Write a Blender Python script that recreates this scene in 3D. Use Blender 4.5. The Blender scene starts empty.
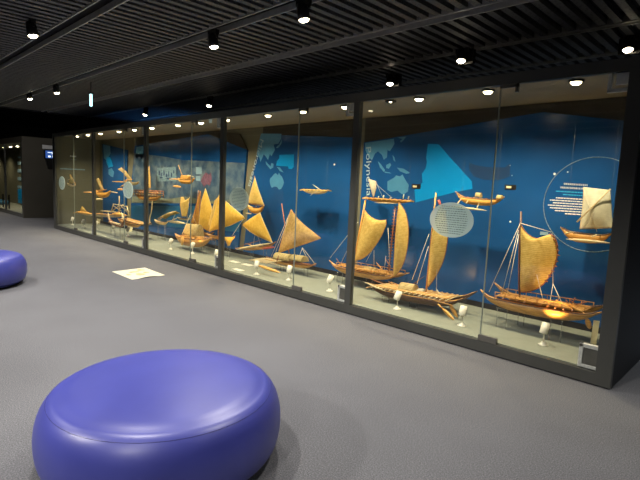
import bpy, math, random
from mathutils import Vector, Matrix
random.seed(7)
PI = math.pi
scene = bpy.context.scene
COL = scene.collection

# ------------------------------------------------------------------ camera
F = 480.0
CAMH = 1.5
def _ray0(u, v): return Vector(((u-320)/F, (240-v)/F, -1.0))
_down = _ray0(140, 4370).normalized(); _up = -_down
_left = _ray0(-171, 163); _left = (_left - _left.dot(_up)*_up).normalized()
_X = -_left; _Y = _up.cross(_X)
RW = Matrix((_X, _Y, _up))                 # camera space -> world
CAM = Vector((0, 0, CAMH))
cd = bpy.data.cameras.new('camera'); cam = bpy.data.objects.new('camera', cd); COL.objects.link(cam)
cd.sensor_fit = 'HORIZONTAL'; cd.sensor_width = 36; cd.lens = 36*F/640
cd.clip_start = .05; cd.clip_end = 100
cam.matrix_world = Matrix.Translation(CAM) @ RW.to_4x4()
scene.camera = cam

def at(u, v, Y):
    """survey helper: where the sight line through (u, v) meets the vertical plane y = Y"""
    r = RW @ _ray0(u, v); t = Y / r.y
    return CAM + r*t
def atz(u, v, z):
    r = RW @ _ray0(u, v); t = (z-CAMH) / r.z
    return CAM + r*t

# ------------------------------------------------------------------ materials
def new_mat(name):
    m = bpy.data.materials.new(name); m.use_nodes = True
    nt = m.node_tree; b = nt.nodes['Principled BSDF']
    return m, nt, b
def ramp(nt, fac, stops):
    r = nt.nodes.new('ShaderNodeValToRGB'); nt.links.new(fac, r.inputs[0])
    els = r.color_ramp.elements
    while len(els) < len(stops): els.new(.5)
    for e, (p, c) in zip(els, stops): e.position = p; e.color = (*c, 1)
    return r.outputs[0]
def noise(nt, scale, detail=3, vec=None, rough=.5):
    n = nt.nodes.new('ShaderNodeTexNoise'); n.inputs['Scale'].default_value = scale
    n.inputs['Detail'].default_value = detail; n.inputs['Roughness'].default_value = rough
    if vec is None:
        tc = nt.nodes.new('ShaderNodeTexCoord'); vec = tc.outputs['Object']
    nt.links.new(vec, n.inputs['Vector']); return n.outputs['Fac']
def bump(nt, b, h, strength, dist=.01):
    bm = nt.nodes.new('ShaderNodeBump'); bm.inputs['Strength'].default_value = strength
    bm.inputs['Distance'].default_value = dist
    nt.links.new(h, bm.inputs['Height']); nt.links.new(bm.outputs[0], b.inputs['Normal'])
def simple(name, col, rough=.5, metal=0, var=.12, scale=20, bmp=0, spec=None):
    m, nt, b = new_mat(name)
    lo = tuple(c*(1-var) for c in col); hi = tuple(min(1, c*(1+var)) for c in col)
    nt.links.new(ramp(nt, noise(nt, scale), [(.3, lo), (.7, hi)]), b.inputs['Base Color'])
    b.inputs['Roughness'].default_value = rough; b.inputs['Metallic'].default_value = metal
    if spec is not None: b.inputs['Specular IOR Level'].default_value = spec
    if bmp: bump(nt, b, noise(nt, scale*4), bmp)
    return m
def emit(name, col, s):
    m = bpy.data.materials.new(name); m.use_nodes = True; nt = m.node_tree
    nt.nodes.clear(); o = nt.nodes.new('ShaderNodeOutputMaterial'); e = nt.nodes.new('ShaderNodeEmission')
    e.inputs[0].default_value = (*col, 1); e.inputs[1].default_value = s
    nt.links.new(e.outputs[0], o.inputs[0]); return m
def clear(name, tint, refl_ior=1.45, rough=0.0, body=0.0, bodycol=(.8, .8, .8)):
    m = bpy.data.materials.new(name); m.use_nodes = True; nt = m.node_tree
    nt.nodes.clear(); o = nt.nodes.new('ShaderNodeOutputMaterial')
    t = nt.nodes.new('ShaderNodeBsdfTransparent'); t.inputs[0].default_value = (*tint, 1)
    g = nt.nodes.new('ShaderNodeBsdfGlossy'); g.inputs['Roughness'].default_value = rough
    f = nt.nodes.new('ShaderNodeFresnel'); f.inputs[0].default_value = refl_ior
    mx = nt.nodes.new('ShaderNodeMixShader')
    base = t.outputs[0]
    if body:
        d = nt.nodes.new('ShaderNodeBsdfDiffuse'); d.inputs[0].default_value = (*bodycol, 1)
        m2 = nt.nodes.new('ShaderNodeMixShader'); m2.inputs[0].default_value = body
        nt.links.new(t.outputs[0], m2.inputs[1]); nt.links.new(d.outputs[0], m2.inputs[2]); base = m2.outputs[0]
    ge = nt.nodes.new('ShaderNodeNewGeometry'); inv = nt.nodes.new('ShaderNodeMath'); inv.operation = 'SUBTRACT'; inv.inputs[0].default_value = 1
    nt.links.new(ge.outputs['Backfacing'], inv.inputs[1])          # only the outer side of the pane reflects
    ml = nt.nodes.new('ShaderNodeMath'); ml.operation = 'MULTIPLY'; nt.links.new(inv.outputs[0], ml.inputs[0]); nt.links.new(f.outputs[0], ml.inputs[1])
    nt.links.new(ml.outputs[0], mx.inputs[0]); nt.links.new(base, mx.inputs[1]); nt.links.new(g.outputs[0], mx.inputs[2])
    nt.links.new(mx.outputs[0], o.inputs[0]); return m

def mat_carpet():
    m, nt, b = new_mat('carpet')
    tc = nt.nodes.new('ShaderNodeTexCoord')
    f1 = noise(nt, 130, 5, tc.outputs['Object'], .7)
    f2 = noise(nt, 1.3, 2, tc.outputs['Object'])
    c1 = ramp(nt, f1, [(.34, (.080, .082, .088)), (.5, (.138, .140, .149)), (.66, (.245, .248, .26))])
    c2 = ramp(nt, f2, [(.3, (.88, .88, .88)), (.7, (1, 1, 1))])
    mx = nt.nodes.new('ShaderNodeMix'); mx.data_type = 'RGBA'; mx.blend_type = 'MULTIPLY'; mx.inputs[0].default_value = 1
    nt.links.new(c1, mx.inputs[6]); nt.links.new(c2, mx.inputs[7]); nt.links.new(mx.outputs[2], b.inputs['Base Color'])
    b.inputs['Roughness'].default_value = .95; b.inputs['Specular IOR Level'].default_value = .2
    bump(nt, b, noise(nt, 260, 2, tc.outputs['Object']), .15, .001)
    return m
def mat_sail(name, lo, hi, wave=True):
    m, nt, b = new_mat(name)
    tc = nt.nodes.new('ShaderNodeTexCoord')
    w = nt.nodes.new('ShaderNodeTexWave'); w.wave_type = 'BANDS'; w.bands_direction = 'Z'
    w.inputs['Scale'].default_value = 17; w.inputs['Distortion'].default_value = 5
    w.inputs['Detail'].default_value = 2
    nt.links.new(tc.outputs['Object'], w.inputs['Vector'])
    n = noise(nt, 25, 4, tc.outputs['Object'])
    mth = nt.nodes.new('ShaderNodeMath'); mth.operation = 'MULTIPLY_ADD'
    nt.links.new(w.outputs['Fac'], mth.inputs[0]); mth.inputs[1].default_value = .22 if wave else .05
    sc = nt.nodes.new('ShaderNodeMath'); sc.operation = 'MULTIPLY'; sc.inputs[1].default_value = .75
    nt.links.new(n, sc.inputs[0]); nt.links.new(sc.outputs[0], mth.inputs[2])
    c = ramp(nt, mth.outputs[0], [(.25, lo), (.65, hi)])
    nt.links.new(c, b.inputs['Base Color']); b.inputs['Roughness'].default_value = .8
    b.inputs['Specular IOR Level'].default_value = .2
    tr = nt.nodes.new('ShaderNodeBsdfTranslucent'); nt.links.new(c, tr.inputs[0])
    mx = nt.nodes.new('ShaderNodeMixShader'); mx.inputs[0].default_value = .35
    out = nt.nodes['Material Output']
    nt.links.new(b.outputs[0], mx.inputs[1]); nt.links.new(tr.outputs[0], mx.inputs[2]); nt.links.new(mx.outputs[0], out.inputs[0])
    bump(nt, b, mth.outputs[0], .3, .01)
    return m
def mat_wood(name, a, c, rough=.45):
    m, nt, b = new_mat(name)
    tc = nt.nodes.new('ShaderNodeTexCoord'); mp = nt.nodes.new('ShaderNodeMapping')
    mp.inputs['Scale'].default_value = (4, 40, 40); nt.links.new(tc.outputs['Object'], mp.inputs[0])
    nt.links.new(ramp(nt, noise(nt, 3, 4, mp.outputs[0]), [(.3, a), (.7, c)]), b.inputs['Base Color'])
    b.inputs['Roughness'].default_value = rough
    return m
def mat_mural():
    m, nt, b = new_mat('photo_mural')
    tc = nt.nodes.new('ShaderNodeTexCoord')
    n1 = noise(nt, 3.5, 8, tc.outputs['Object'], .75)
    v = nt.nodes.new('ShaderNodeTexVoronoi'); v.inputs['Scale'].default_value = 5
    nt.links.new(tc.outputs['Object'], v.inputs['Vector'])
    mth = nt.nodes.new('ShaderNodeMath'); mth.operation = 'MULTIPLY_ADD'; mth.inputs[1].default_value = .3
    nt.links.new(v.outputs['Distance'], mth.inputs[0]); nt.links.new(n1, mth.inputs[2])
    c = ramp(nt, mth.outputs[0], [(.35, (.012, .035, .085)), (.5, (.025, .065, .13)), (.62, (.05, .10, .17)), (.8, (.13, .18, .22))])
    nt.links.new(c, b.inputs['Base Color']); b.inputs['Roughness'].default_value = .4
    return m
def mat_leather():
    m, nt, b = new_mat('violet_leather')
    b.inputs['Base Color'].default_value = (.075, .072, .40, 1)
    nt.links.new(ramp(nt, noise(nt, 4, 3), [(.3, (.045, .054, .31)), (.7, (.055, .066, .36))]), b.inputs['Base Color'])
    b.inputs['Roughness'].default_value = .40; b.inputs['Specular IOR Level'].default_value = .8
    bump(nt, b, noise(nt, 180, 2), .06, .002)
    return m

def mat_slat():
    m, nt, b = new_mat('slat_paint')
    tc = nt.nodes.new('ShaderNodeTexCoord')
    v = nt.nodes.new('ShaderNodeTexVoronoi'); v.inputs['Scale'].default_value = 38
    nt.links.new(tc.outputs['Object'], v.inputs['Vector'])
    nt.links.new(ramp(nt, v.outputs['Distance'], [(.15, (.022, .023, .025)), (.45, (.088, .090, .090))]), b.inputs['Base Color'])
    b.inputs['Roughness'].default_value = .55
    return m
M = {
 'carpet': mat_carpet(),
 'slat': mat_slat(),
 'rail': simple('rail_metal', (.42, .42, .40), .35, .2),
 'void': simple('plenum_black', (.004, .004, .005), .9),
 'black': simple('black_wall', (.010, .011, .014), .8),
 'frame': simple('frame_paint', (.066, .068, .062), .36, var=.06, scale=4),
 'endpanel': simple('end_panel_paint', (.010, .011, .014), .6, var=.1, scale=3),
 'olive': simple('olive_board', (.135, .135, .092), .6, var=.06, scale=2),
 'olive_dark': simple('dark_olive_panel', (.085, .078, .060), .55, var=.06, scale=2),
 'shadeband': simple('shade_brown', (.032, .028, .020), .6),
 'caseceil': simple('case_ceiling', (.27, .235, .165), .6, var=.05, scale=2),
 'deck': simple('platform_board', (.205, .225, .18), .6, var=.07, scale=9),
 'blue': simple('blue_print', (.010, .074, .240), .24, var=.14, scale=1.2),
 'bluelow': simple('teal_print', (.008, .10, .24), .35, var=.3, scale=1.5),
 'navyband': simple('navy_print', (.010, .042, .125), .35, var=.1, scale=1.5),
 'cyan': simple('cyan_print', (.0, .24, .62), .35, var=.05, scale=2),
 'map': simple('pale_map_print', (.06, .23, .42), .35, var=.12, scale=5),
 'mural': mat_mural(),
 'mauve': simple('mauve_print', (.16, .08, .13), .5, var=.4, scale=30),
 'inset': simple('inset_print', (.15, .24, .29), .5, var=.5, scale=45),
 'sand': simple('sand_print', (.16, .19, .15), .5, var=.3, scale=6),
 'white': simple('white_print', (.75, .77, .78), .5, var=.03),
 'cyantext': simple('cyan_lettering', (.02, .35, .7), .5, var=.03),
 'paleprint': simple('pale_lettering', (.22, .36, .45), .5, var=.05),
 'title': simple('title_lettering', (.34, .48, .56), .5, var=.03),
 'ring': simple('ring_line', (.16, .25, .33), .4, var=.05),
 'cream': simple('cream_card', (.72, .66, .40), .6, var=.05),
 'whiteplastic': simple('white_enamel', (.74, .72, .60), .35, var=.03),
 'steel': simple('brushed_steel', (.72, .72, .69), .35, .15, var=.1, scale=40),
 'steeldark': simple('dark_steel', (.13, .125, .11), .35, .2, var=.1),
 'glassedge': simple('glass_edge', (.26, .30, .26), .3, var=.05),
 'glass': clear('case_glass', (.955, .965, .955), 1.5),
 'acrylic': clear('acrylic', (.93, .94, .93), 1.5, .05, .22, (.7, .72, .65)),
 'decal': clear('frosted_decal', (.93, .97, .97), 1.3, .4, .55, (.74, .88, .80)),
 'decaltext': clear('decal_text', (.8, .85, .85), 1.2, .4, .25, (.30, .42, .40)),
 'sail': mat_sail('woven_sail', (.62, .41, .095), (.86, .66, .22)),
 'sailtan': mat_sail('tan_woven_sail', (.42, .28, .10), (.70, .52, .22)),
 'sailpale': mat_sail('pale_cloth_sail', (.66, .64, .48), (.84, .82, .64), False),
 'sailorange': mat_sail('orange_sail', (.52, .26, .06), (.72, .42, .11), False),
 'sailgold': mat_sail('golden_sail', (.74, .47, .07), (.90, .66, .16), False),
 'wood': mat_wood('honey_wood', (.40, .19, .04), (.66, .36, .09)),
 'woodorange': mat_wood('orange_wood', (.60, .29, .055), (.80, .45, .10)),
 'woodred': mat_wood('red_wood', (.19, .065, .025), (.36, .14, .055)),
 'wooddark': mat_wood('dark_wood', (.045, .022, .014), (.11, .055, .03)),
 'woodpale': mat_wood('pale_wood', (.50, .40, .20), (.70, .58, .34)),
 'thatch': mat_sail('thatch', (.36, .27, .10), (.66, .55, .27)),
 'rope': simple('cord', (.66, .62, .48), .9, var=.1),
 'redpaint': simple('red_paint', (.38, .07, .05), .5),
 'leather': mat_leather(),
 'seam': simple('seam_thread', (.02, .02, .13), .6),
 'blackmetal': simple('black_lamp_metal', (.018, .017, .016), .4, .3),
 'lamp': emit('lamp_glow', (1, .86, .60), 22),
 'caselamp': emit('case_lamp_glow', (1, .84, .52), 16),
 'signglow': emit('sign_glow', (.55, .95, 1), 3.0),
 'screen': emit('screen_glow', (.05, .14, .5), .7),
 'screenwhite': emit('screen_white', (.8, .9, 1), 1.6),
 'paper': simple('floor_sheet', (.78, .75, .56), .55, var=.05, scale=8),
 'paperprint': simple('floor_sheet_print', (.50, .47, .24), .6, var=.25, scale=20),
}

# ------------------------------------------------------------------ mesh builder
class MB:
    def __init__(s): s.v = []; s.f = []; s.sm = []
    def add(s, vs, fs, smooth=False):
        o = len(s.v); s.v += [Vector(p) for p in vs]
        for f in fs: s.f.append([i+o for i in f]); s.sm.append(smooth)
        return s
    def box(s, a, b):
        (x0, y0, z0), (x1, y1, z1) = a, b
        x0, x1 = sorted((x0, x1)); y0, y1 = sorted((y0, y1)); z0, z1 = sorted((z0, z1))
        return s.add([(x0,y0,z0),(x1,y0,z0),(x1,y1,z0),(x0,y1,z0),(x0,y0,z1),(x1,y0,z1),(x1,y1,z1),(x0,y1,z1)],
              [(0,3,2,1),(4,5,6,7),(0,1,5,4),(1,2,6,5),(2,3,7,6),(3,0,4,7)])
    def loft(s, rings, closed=True, caps=True, smooth=True):
        n = len(rings[0]); vs = [p for r in rings for p in r]; fs = []
        for i in range(len(rings)-1):
            for j in range(n if closed else n-1):
                k = (j+1) % n
                fs.append((i*n+j, i*n+k, (i+1)*n+k, (i+1)*n+j))
        s.add(vs, fs, smooth)
        if caps and closed:
            o = len(s.v)-len(vs)
            s.f.append([o+j for j in range(n)][::-1]); s.sm.append(False)
            s.f.append([o+(len(rings)-1)*n+j for j in range(n)]); s.sm.append(False)
        return s
    def tube(s, pts, r, n=8, r2=None):
        pts = [Vector(p) for p in pts]; rings = []; m = len(pts)
        for i, p in enumerate(pts):
            d = (pts[min(i+1, m-1)] - pts[max(i-1, 0)]).normalized()
            a = Vector((0, 0, 1)) if abs(d.z) < .9 else Vector((0, 1, 0))
            x = d.cross(a).normalized(); y = d.cross(x)
            rr = r if r2 is None else r + (r2-r)*i/(m-1)
            rings.append([p + x*math.cos(t)*rr + y*math.sin(t)*rr for t in [2*PI*k/n for k in range(n)]])
        return s.loft(rings)
    def lathe(s, prof, c, axis=None, n=32):
        c = Vector(c); q = Vector((0, 0, 1)).rotation_difference(Vector(axis)) if axis else None
        rings = []
        for r, z in prof:
            ring = [Vector((r*math.cos(2*PI*k/n), r*math.sin(2*PI*k/n), z)) for k in range(n)]
            rings.append([c + (q @ p if q else p) for p in ring])
        return s.loft(rings)
    def prism(s, pts, y0, y1):
        """polygon of (x, z) points, extruded from y0 to y1"""
        n = len(pts)
        area = sum(pts[i][0]*pts[(i+1) % n][1]-pts[(i+1) % n][0]*pts[i][1] for i in range(n))
        if area < 0: pts = pts[::-1]
        vs = [(x, y0, z) for x, z in pts] + [(x, y1, z) for x, z in pts]
        fs = [tuple(range(n)), tuple(range(2*n-1, n-1, -1))] + [(i, i+n, (i+1) % n+n, (i+1) % n) for i in range(n)]
        return s.add(vs, fs)
    def build(s, name, mat, parent=None, kind=None, label=None, bevel=0):
        org = parent['_o'] if parent is not None else None
        org = Vector(org) if org is not None else Vector((0, 0, 0))
        me = bpy.data.meshes.new(name)
        me.from_pydata([tuple(p-org) for p in s.v], [], s.f); me.update()
        me.polygons.foreach_set('use_smooth', s.sm)
        me.materials.append(M[mat] if isinstance(mat, str) else mat)
        o = bpy.data.objects.new(name, me); COL.objects.link(o)
        o['_o'] = tuple(org)
        if parent is not None: o.parent = parent
        if kind: o['kind'] = kind
        if label: o['label'] = label
        if bevel:
            b = o.modifiers.new('bevel', 'BEVEL'); b.width = bevel; b.segments = 2; b.limit_method = 'ANGLE'
        return o

def thing(name, label, cat, loc, group=None):
    o = bpy.data.objects.new(name, None); COL.objects.link(o); o.location = loc
    o.empty_display_size = .05
    o['_o'] = tuple(loc); o['label'] = label; o['category'] = cat
    if group: o['group'] = group
    return o
def sub(o):                                   # children of a part keep the same origin
    return o
def recentre(o):                              # single-mesh thing: put its origin at its base
    me = o.data; xs = [v.co.x for v in me.vertices]; ys = [v.co.y for v in me.vertices]; zs = [v.co.z for v in me.vertices]
    c = Vector(((min(xs)+max(xs))/2, (min(ys)+max(ys))/2, min(zs)))
    me.transform(Matrix.Translation(-c)); o.location = c
def tag(o, label, cat, group=None):
    o['label'] = label; o['category'] = cat
    if group: o['group'] = group
    recentre(o); return o

# ------------------------------------------------------------------ room
ZC = 3.0
XB = -13.6                                     # where the slatted ceiling stops
MB().box((-30, -7, -.1), (4, 12, 0)).build('floor', 'carpet', kind='structure')
channels = [(-3.5, .16), (-2.45, .16), (-1.4, .16), (-.35, .16), (.70, .16), (1.79, .16), (2.82, .15), (3.86, .14), (4.91, .07), (5.86, .07), (6.9, .07), (7.95, .07), (9.0, .07), (10.05, .07)]
sl = MB()
edges = [-7] + [e for y, w in channels for e in (y-w/2, y+w/2)] + [12]
for i in range(0, len(edges), 2):
    y0, y1 = edges[i]+.012, edges[i+1]-.012
    x = XB+.06
    while x < 3.9:
        sl.box((x, y0, ZC), (x+.062, y1, ZC+.045)); x += .125
sl.build('ceiling', 'slat', kind='structure')
MB().box((XB, -7, 3.42), (4, 12, 3.5)).build('ceiling_slab', 'void', kind='structure')
MB().box((-30, -7, 3.9), (XB, 12, 4.0)).build('ceiling_far', 'void', kind='structure')
for k, (y, w) in enumerate(channels):
    b = MB()
    for sgn in (-1, 1):
        e = y+sgn*w/2
        b.box((XB, e-.007, ZC-.008), (3.9, e+.007, ZC+.05))
    b.build('trim_%d' % (k+1), 'rail', kind='structure')
    MB().box((XB, y-w/2+.008, ZC+.07), (3.9, y+w/2-.008, ZC+.10)).build('trim_%d' % (k+21), 'void', kind='structure')
MB().box((XB-.06, -7, ZC-.02), (XB, 12, 3.9)).build('trim_15', 'black', kind='structure')
MB().box((-30.1, -7, 0), (-30, 12, 4)).build('wall_left', 'black', kind='structure')
MB().box((4, -7, 0), (4.1, 12, 4)).build('wall_right', 'black', kind='structure')
MB().box((-30, 12, 0), (4, 12.1, 4)).build('wall_back', 'black', kind='structure')
MB().box((-30, -7.1, 0), (4, -7, 4)).build('wall_front', 'black', kind='structure')

# ------------------------------------------------------------------ the long display case
YF, YB = 4.187, 5.42            # front face, inner face of the back board
XR, XL = -.865, -14.18          # outer right, outer left
ZT = 2.53; ZG0, ZG1 = .11, 2.435
DIV = [-3.612, -6.264, -8.816, -11.409]
case = thing('display_case', 'long dark grey glass-fronted display case in five bays with blue graphic panels behind ship models', 'display case', ((XR+XL)/2, (YF+YB)/2, 0))
def part(b, n, m, **k): return b.build(n, m, case, **k)
part(MB().box((XL, YF, 0.012), (XR, YF+.05, ZG0)), 'plinth', 'frame')
part(MB().box((XL+.02, YF+.02, 0), (XR-.02, YB+.06, .013)), 'base', 'void')
part(MB().box((XL, YF, ZG1), (XR, YF+.06, ZT)), 'top_beam', 'frame')
part(MB().box((XL+.03, YF+.05, .06), (XR-.04, YB, .12)), 'platform', 'deck')
part(MB().box((XL, YF+.06, 2.49), (XR, YB+.10, ZT)), 'roof', 'olive_dark')
part(MB().box((XL+.03, YF+.06, 2.465), (XR-.04, YB, 2.489)), 'inner_ceiling', 'caseceil')
part(MB().box((XL, YB, .0), (XR, YB+.10, 2.49)), 'back_board', 'olive')
part(MB().box((XR-.04, YF+.05, .0), (XR, YB+.10, 2.49)), 'end_panel', 'endpanel')
part(MB().box((XL, YF+.05, .0), (XL+.04, YB+.10, 2.49)), 'end_panel', 'olive')
part(MB().box((XR-.112, YF, ZG0), (XR, YF+.05, ZG1)), 'stile', 'frame')
part(MB().box((XL, YF, ZG0), (XL+.17, YF+.05, ZG1)), 'stile', 'frame')
for x in DIV:
    part(MB().box((x-.042, YF+.002, ZG0), (x+.042, YF+.06, ZG1)), 'stile', 'frame')
part(MB().box((XL+.05, YB-.035, .12), (XR-.05, YB-.001, .185)), 'skirting', 'void')
bx = [XR-.112] + DIV + [XL+.17]
for i in range(5):
    x1 = bx[i] - (.042 if i else 0); x0 = bx[i+1] + (.042 if i < 4 else 0)
    xm = [-1.962, -4.575, -7.168, -9.779, -12.66][i]
    for a, c in ((x0, xm-.006), (xm+.006, x1)):
        pane = part(MB().box((a, YF+.018, ZG0), (c, YF+.028, ZG1)), 'glass_pane', 'glass')
        dc = {4: (62, 183), 3: (128, 190), 1: (239, 199), 0: (451, 220)}.get(i)
        if dc:
            p = at(*dc, YF+.016)
            if a < p.x < c:
                ell = [(p.x+.235*math.cos(t), p.z+.17*math.sin(t)) for t in [2*PI*k/48 for k in range(48)]]
                d = MB().prism(ell, YF+.0145, YF+.0175).build('text_decal', 'decal', pane, label='frosted oval decal with fine rows of text')
                tx = MB(); rr = random.Random(3+i)
                for k in range(13):
                    z = p.z+.13-k*.0215
                    hw = .235*math.sqrt(max(0, 1-((z-p.z)/.17)**2))*.74
                    x = p.x-hw
                    while x < p.x+hw:
                        w = rr.uniform(.012, .03); tx.box((x, YF+.0132, z-.0035), (min(x+w, p.x+hw), YF+.0144, z+.0035)); x += w+.006
                tx.build('decal_text', 'decaltext', pane)
    part(MB().box((xm-.0042, YF+.016, ZG0), (xm+.0042, YF+.031, ZG1)), 'glass_joint', 'glassedge')
    part(MB().box((xm-.015, YF+.006, ZG0+.001), (xm+.165, YF+.036, ZG0+.058)), 'patch_fitting', 'steeldark', bevel=.003)
    part(MB().box((xm-.0, YF+.006, ZG1-.03), (xm+.16, YF+.032, ZG1)).box((xm+.135, YF+.006, ZG1-.07), (xm+.16, YF+.032, ZG1)), 'top_fitting', 'steeldark')
    # framed lock box at the foot and silver bracket at the head of the right stile of each bay
    lx = x1-.005
    f = MB()
    f.box((lx-.14, YF+.034, .115), (lx-.11, YF+.075, .31)).box((lx-.14, YF+.034, .28), (lx, YF+.075, .31)).box((lx-.11, YF+.034, .115), (lx, YF+.075, .14))
    lk = part(f, 'lock_box', 'steel', bevel=.003)
    MB().box((lx-.109, YF+.045, .141), (lx-.002, YF+.07, .279)).build('lock_plate', 'steeldark', lk)
    f = MB()
    f.box((lx-.14, YF+.034, ZG1-.145), (lx-.112, YF+.06, ZG1)).box((lx-.14, YF+.034, ZG1-.145), (lx, YF+.06, ZG1-.115))
    f.box((lx-.085, YF+.034, ZG1-.09), (lx, YF+.06, ZG1-.004))
    part(f, 'corner_bracket', 'steel', bevel=.003)

# graphic panels on the back board --------------------------------------------------
YP = 5.385                       # front face of the panels
def wp(u, v): p = at(u, v, YP); return (p.x, p.z)
ZP0 = .186
def panel(pix, label, mat='blue'):
    return part(MB().prism(pix, YP, YB-.001), 'graphic_panel', mat, label=label)
def clampx(pts): return [(max(x, XL+.06), z) for x, z in pts]
def art(parent, name, mat, pix, lvl=0, off=None, label=None):
    pts = [wp(*p) for p in pix] if off is None else [wp(off[0]+a/off[2], off[1]+c/off[2]) for a, c in pix]
    y1 = YP-.0006-.0016*lvl
    return MB().prism(pts, y1-.0014, y1).build(name, mat, parent, label=label)

pa = wp(363.8, 142.5); pk = wp(543, 112); pr = wp(622, 121)
PA = panel([(pa[0], ZP0), pa, pk, (-.915, pr[1]-.06), (-.915, ZP0)], 'deep blue panel with a cyan triangle on a pale Pacific map')
b0 = wp(262, 134.5); b1 = wp(352.5, 137.5); b2 = wp(252, 177)
k_ = (b0[0]-b2[0])/(b0[1]-b2[1]); bl = b2[0]-k_*(b2[1]-.35)*.5
PB = panel([(bl, ZP0), b2, b0, b1, (b1[0]+.03, ZP0)], 'blue panel with slanted lettering and a small cyan patch on a pale map')
c0 = wp(134.8, 146); c1 = wp(208, 134); c2 = wp(247, 150); c3 = wp(238, 240); c4 = wp(131, 190)
PC = panel([(c4[0], ZP0), c4, c0, c1, c2, (c3[0], ZP0)], 'blue panel with a peaked top above a wide photo mural')
d0 = wp(102.5, 144); d1 = wp(127, 150); d2 = wp(125.5, 205)
PD = panel([(d0[0], ZP0), d0, d1, (d2[0], ZP0)], 'narrow dark blue panel with small pale map')
# shade painted as dark boards between panel tops and the case ceiling
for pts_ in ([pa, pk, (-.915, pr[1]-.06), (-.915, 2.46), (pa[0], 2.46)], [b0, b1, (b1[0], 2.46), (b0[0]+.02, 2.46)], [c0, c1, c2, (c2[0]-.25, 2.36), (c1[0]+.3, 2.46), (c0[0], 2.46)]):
    part(MB().prism(pts_, YP+.012, YB-.001), 'shade_band', 'shadeband')
# panel A
art(PA, 'map_print', 'map', [(60,92),(175,75),(178,95),(160,125),(150,120),(148,150),(135,158),(128,140),(112,125),(100,135),(88,160),(75,150),(62,120)], off=(350,120,4))
for isl in ([(112,165),(122,175),(140,200),(136,208),(120,190)], [(145,180),(160,172),(165,180),(155,195),(145,192)], [(138,206),(160,210),(165,214),(140,211)],
            [(170,140),(178,150),(182,168),(174,160)], [(190,70),(225,66),(215,80),(205,90),(200,85),(210,76)], [(188,190),(215,195),(240,212),(225,215),(200,205)],
            [(150,245),(175,232),(185,222),(200,225),(210,218),(222,240),(235,260),(232,285),(215,297),(205,295),(190,282),(165,288),(150,280)]):
    art(PA, 'map_print', 'map', isl, off=(350,120,4))
art(PA, 'region_print', 'cyan', [(312,95),(355,97),(400,150),(487,245),(490,275),(415,290),(262,330),(258,280),(290,250),(288,215),(302,195),(308,170),(305,150)], off=(350,120,4), label='cyan map region patch')
art(PA, 'night_patch', 'navyband', [(477,170),(500,180),(545,188),(620,190),(640,175),(640,225),(600,240),(540,240),(495,225),(478,200)], off=(350,120,4))
# ring and dots
rc = wp(596, 205); rt = wp(596, 157); rb_ = wp(600, 253)
R = abs(rt[1]-rb_[1])/2; rc = (rc[0]-.03, (rt[1]+rb_[1])/2)
rg = MB(); N = 72; pts = []
for k in range(N+1):
    t = 2*PI*k/N; x = rc[0]+R*1.0*math.cos(t)
    pts.append((x, rc[1]+R*math.sin(t)))
vis = [p for p in pts if p[0] < -.93]
run = []
for k in range(N):
    a, c = pts[k], pts[k+1]
    if a[0] < -.93 and c[0] < -.93: rg.tube([(a[0], YP-.002, a[1]), (c[0], YP-.002, c[1])], .0045, 5)
rg.build('ring_line', 'ring', PA)
for (u, v, r) in ((554.6,173.9,.013),(567.8,172,.006),(510.2,165.6,.005),(512,175.5,.006),(510.4,221.6,.010)):
    x, z = wp(u, v)
    MB().prism([(x+r*math.cos(2*PI*k/12), z+r*math.sin(2*PI*k/12)) for k in range(12)], YP-.004, YP-.001).build('star_dot', 'white', PA)
# rows of caption text (too small to read in the photo): right-aligned short strokes
rows = [(183.6,564,588,'white',1.8),(187.4,560.5,588,'white',1.8),(191.4,556,588,'cyantext',1.0),(194.3,563,588,'cyantext',1.0)] + \
       [(198+2.55*k, x, 588, 'white', 1.05) for k, x in enumerate((556,550,553,548,550,555,565))]
rr = random.Random(5)
for (v, ua, ub, mt, h) in rows:
    t = MB(); u = ua
    while u < ub:
        w = rr.uniform(.9, 1.7) if h > 1.5 else rr.uniform(1.2, 4)
        x0, z0 = wp(u, v+(u-560)*.06); x1_, _ = wp(min(u+w, ub), v)
        hz = h*.0052
        if h > 1.5:      # title glyph: two strokes and a bar
            wd = x1_-x0
            t.box((x0, YP-.003, z0-hz), (x0+wd*.3, YP-.001, z0+hz)); t.box((x0+wd*.6, YP-.003, z0-hz), (x0+wd*.9, YP-.001, z0+hz))
            t.box((x0, YP-.003, z0+hz*.5), (x1_, YP-.001, z0+hz))
            t.box((x0, YP-.003, z0-hz*.6), (x1_, YP-.001, z0-hz*.2))
        else: t.box((x0, YP-.003, z0-hz), (x1_, YP-.001, z0+hz))
        u += w+.45
    t.build('caption_text', mt, PA)

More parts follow.
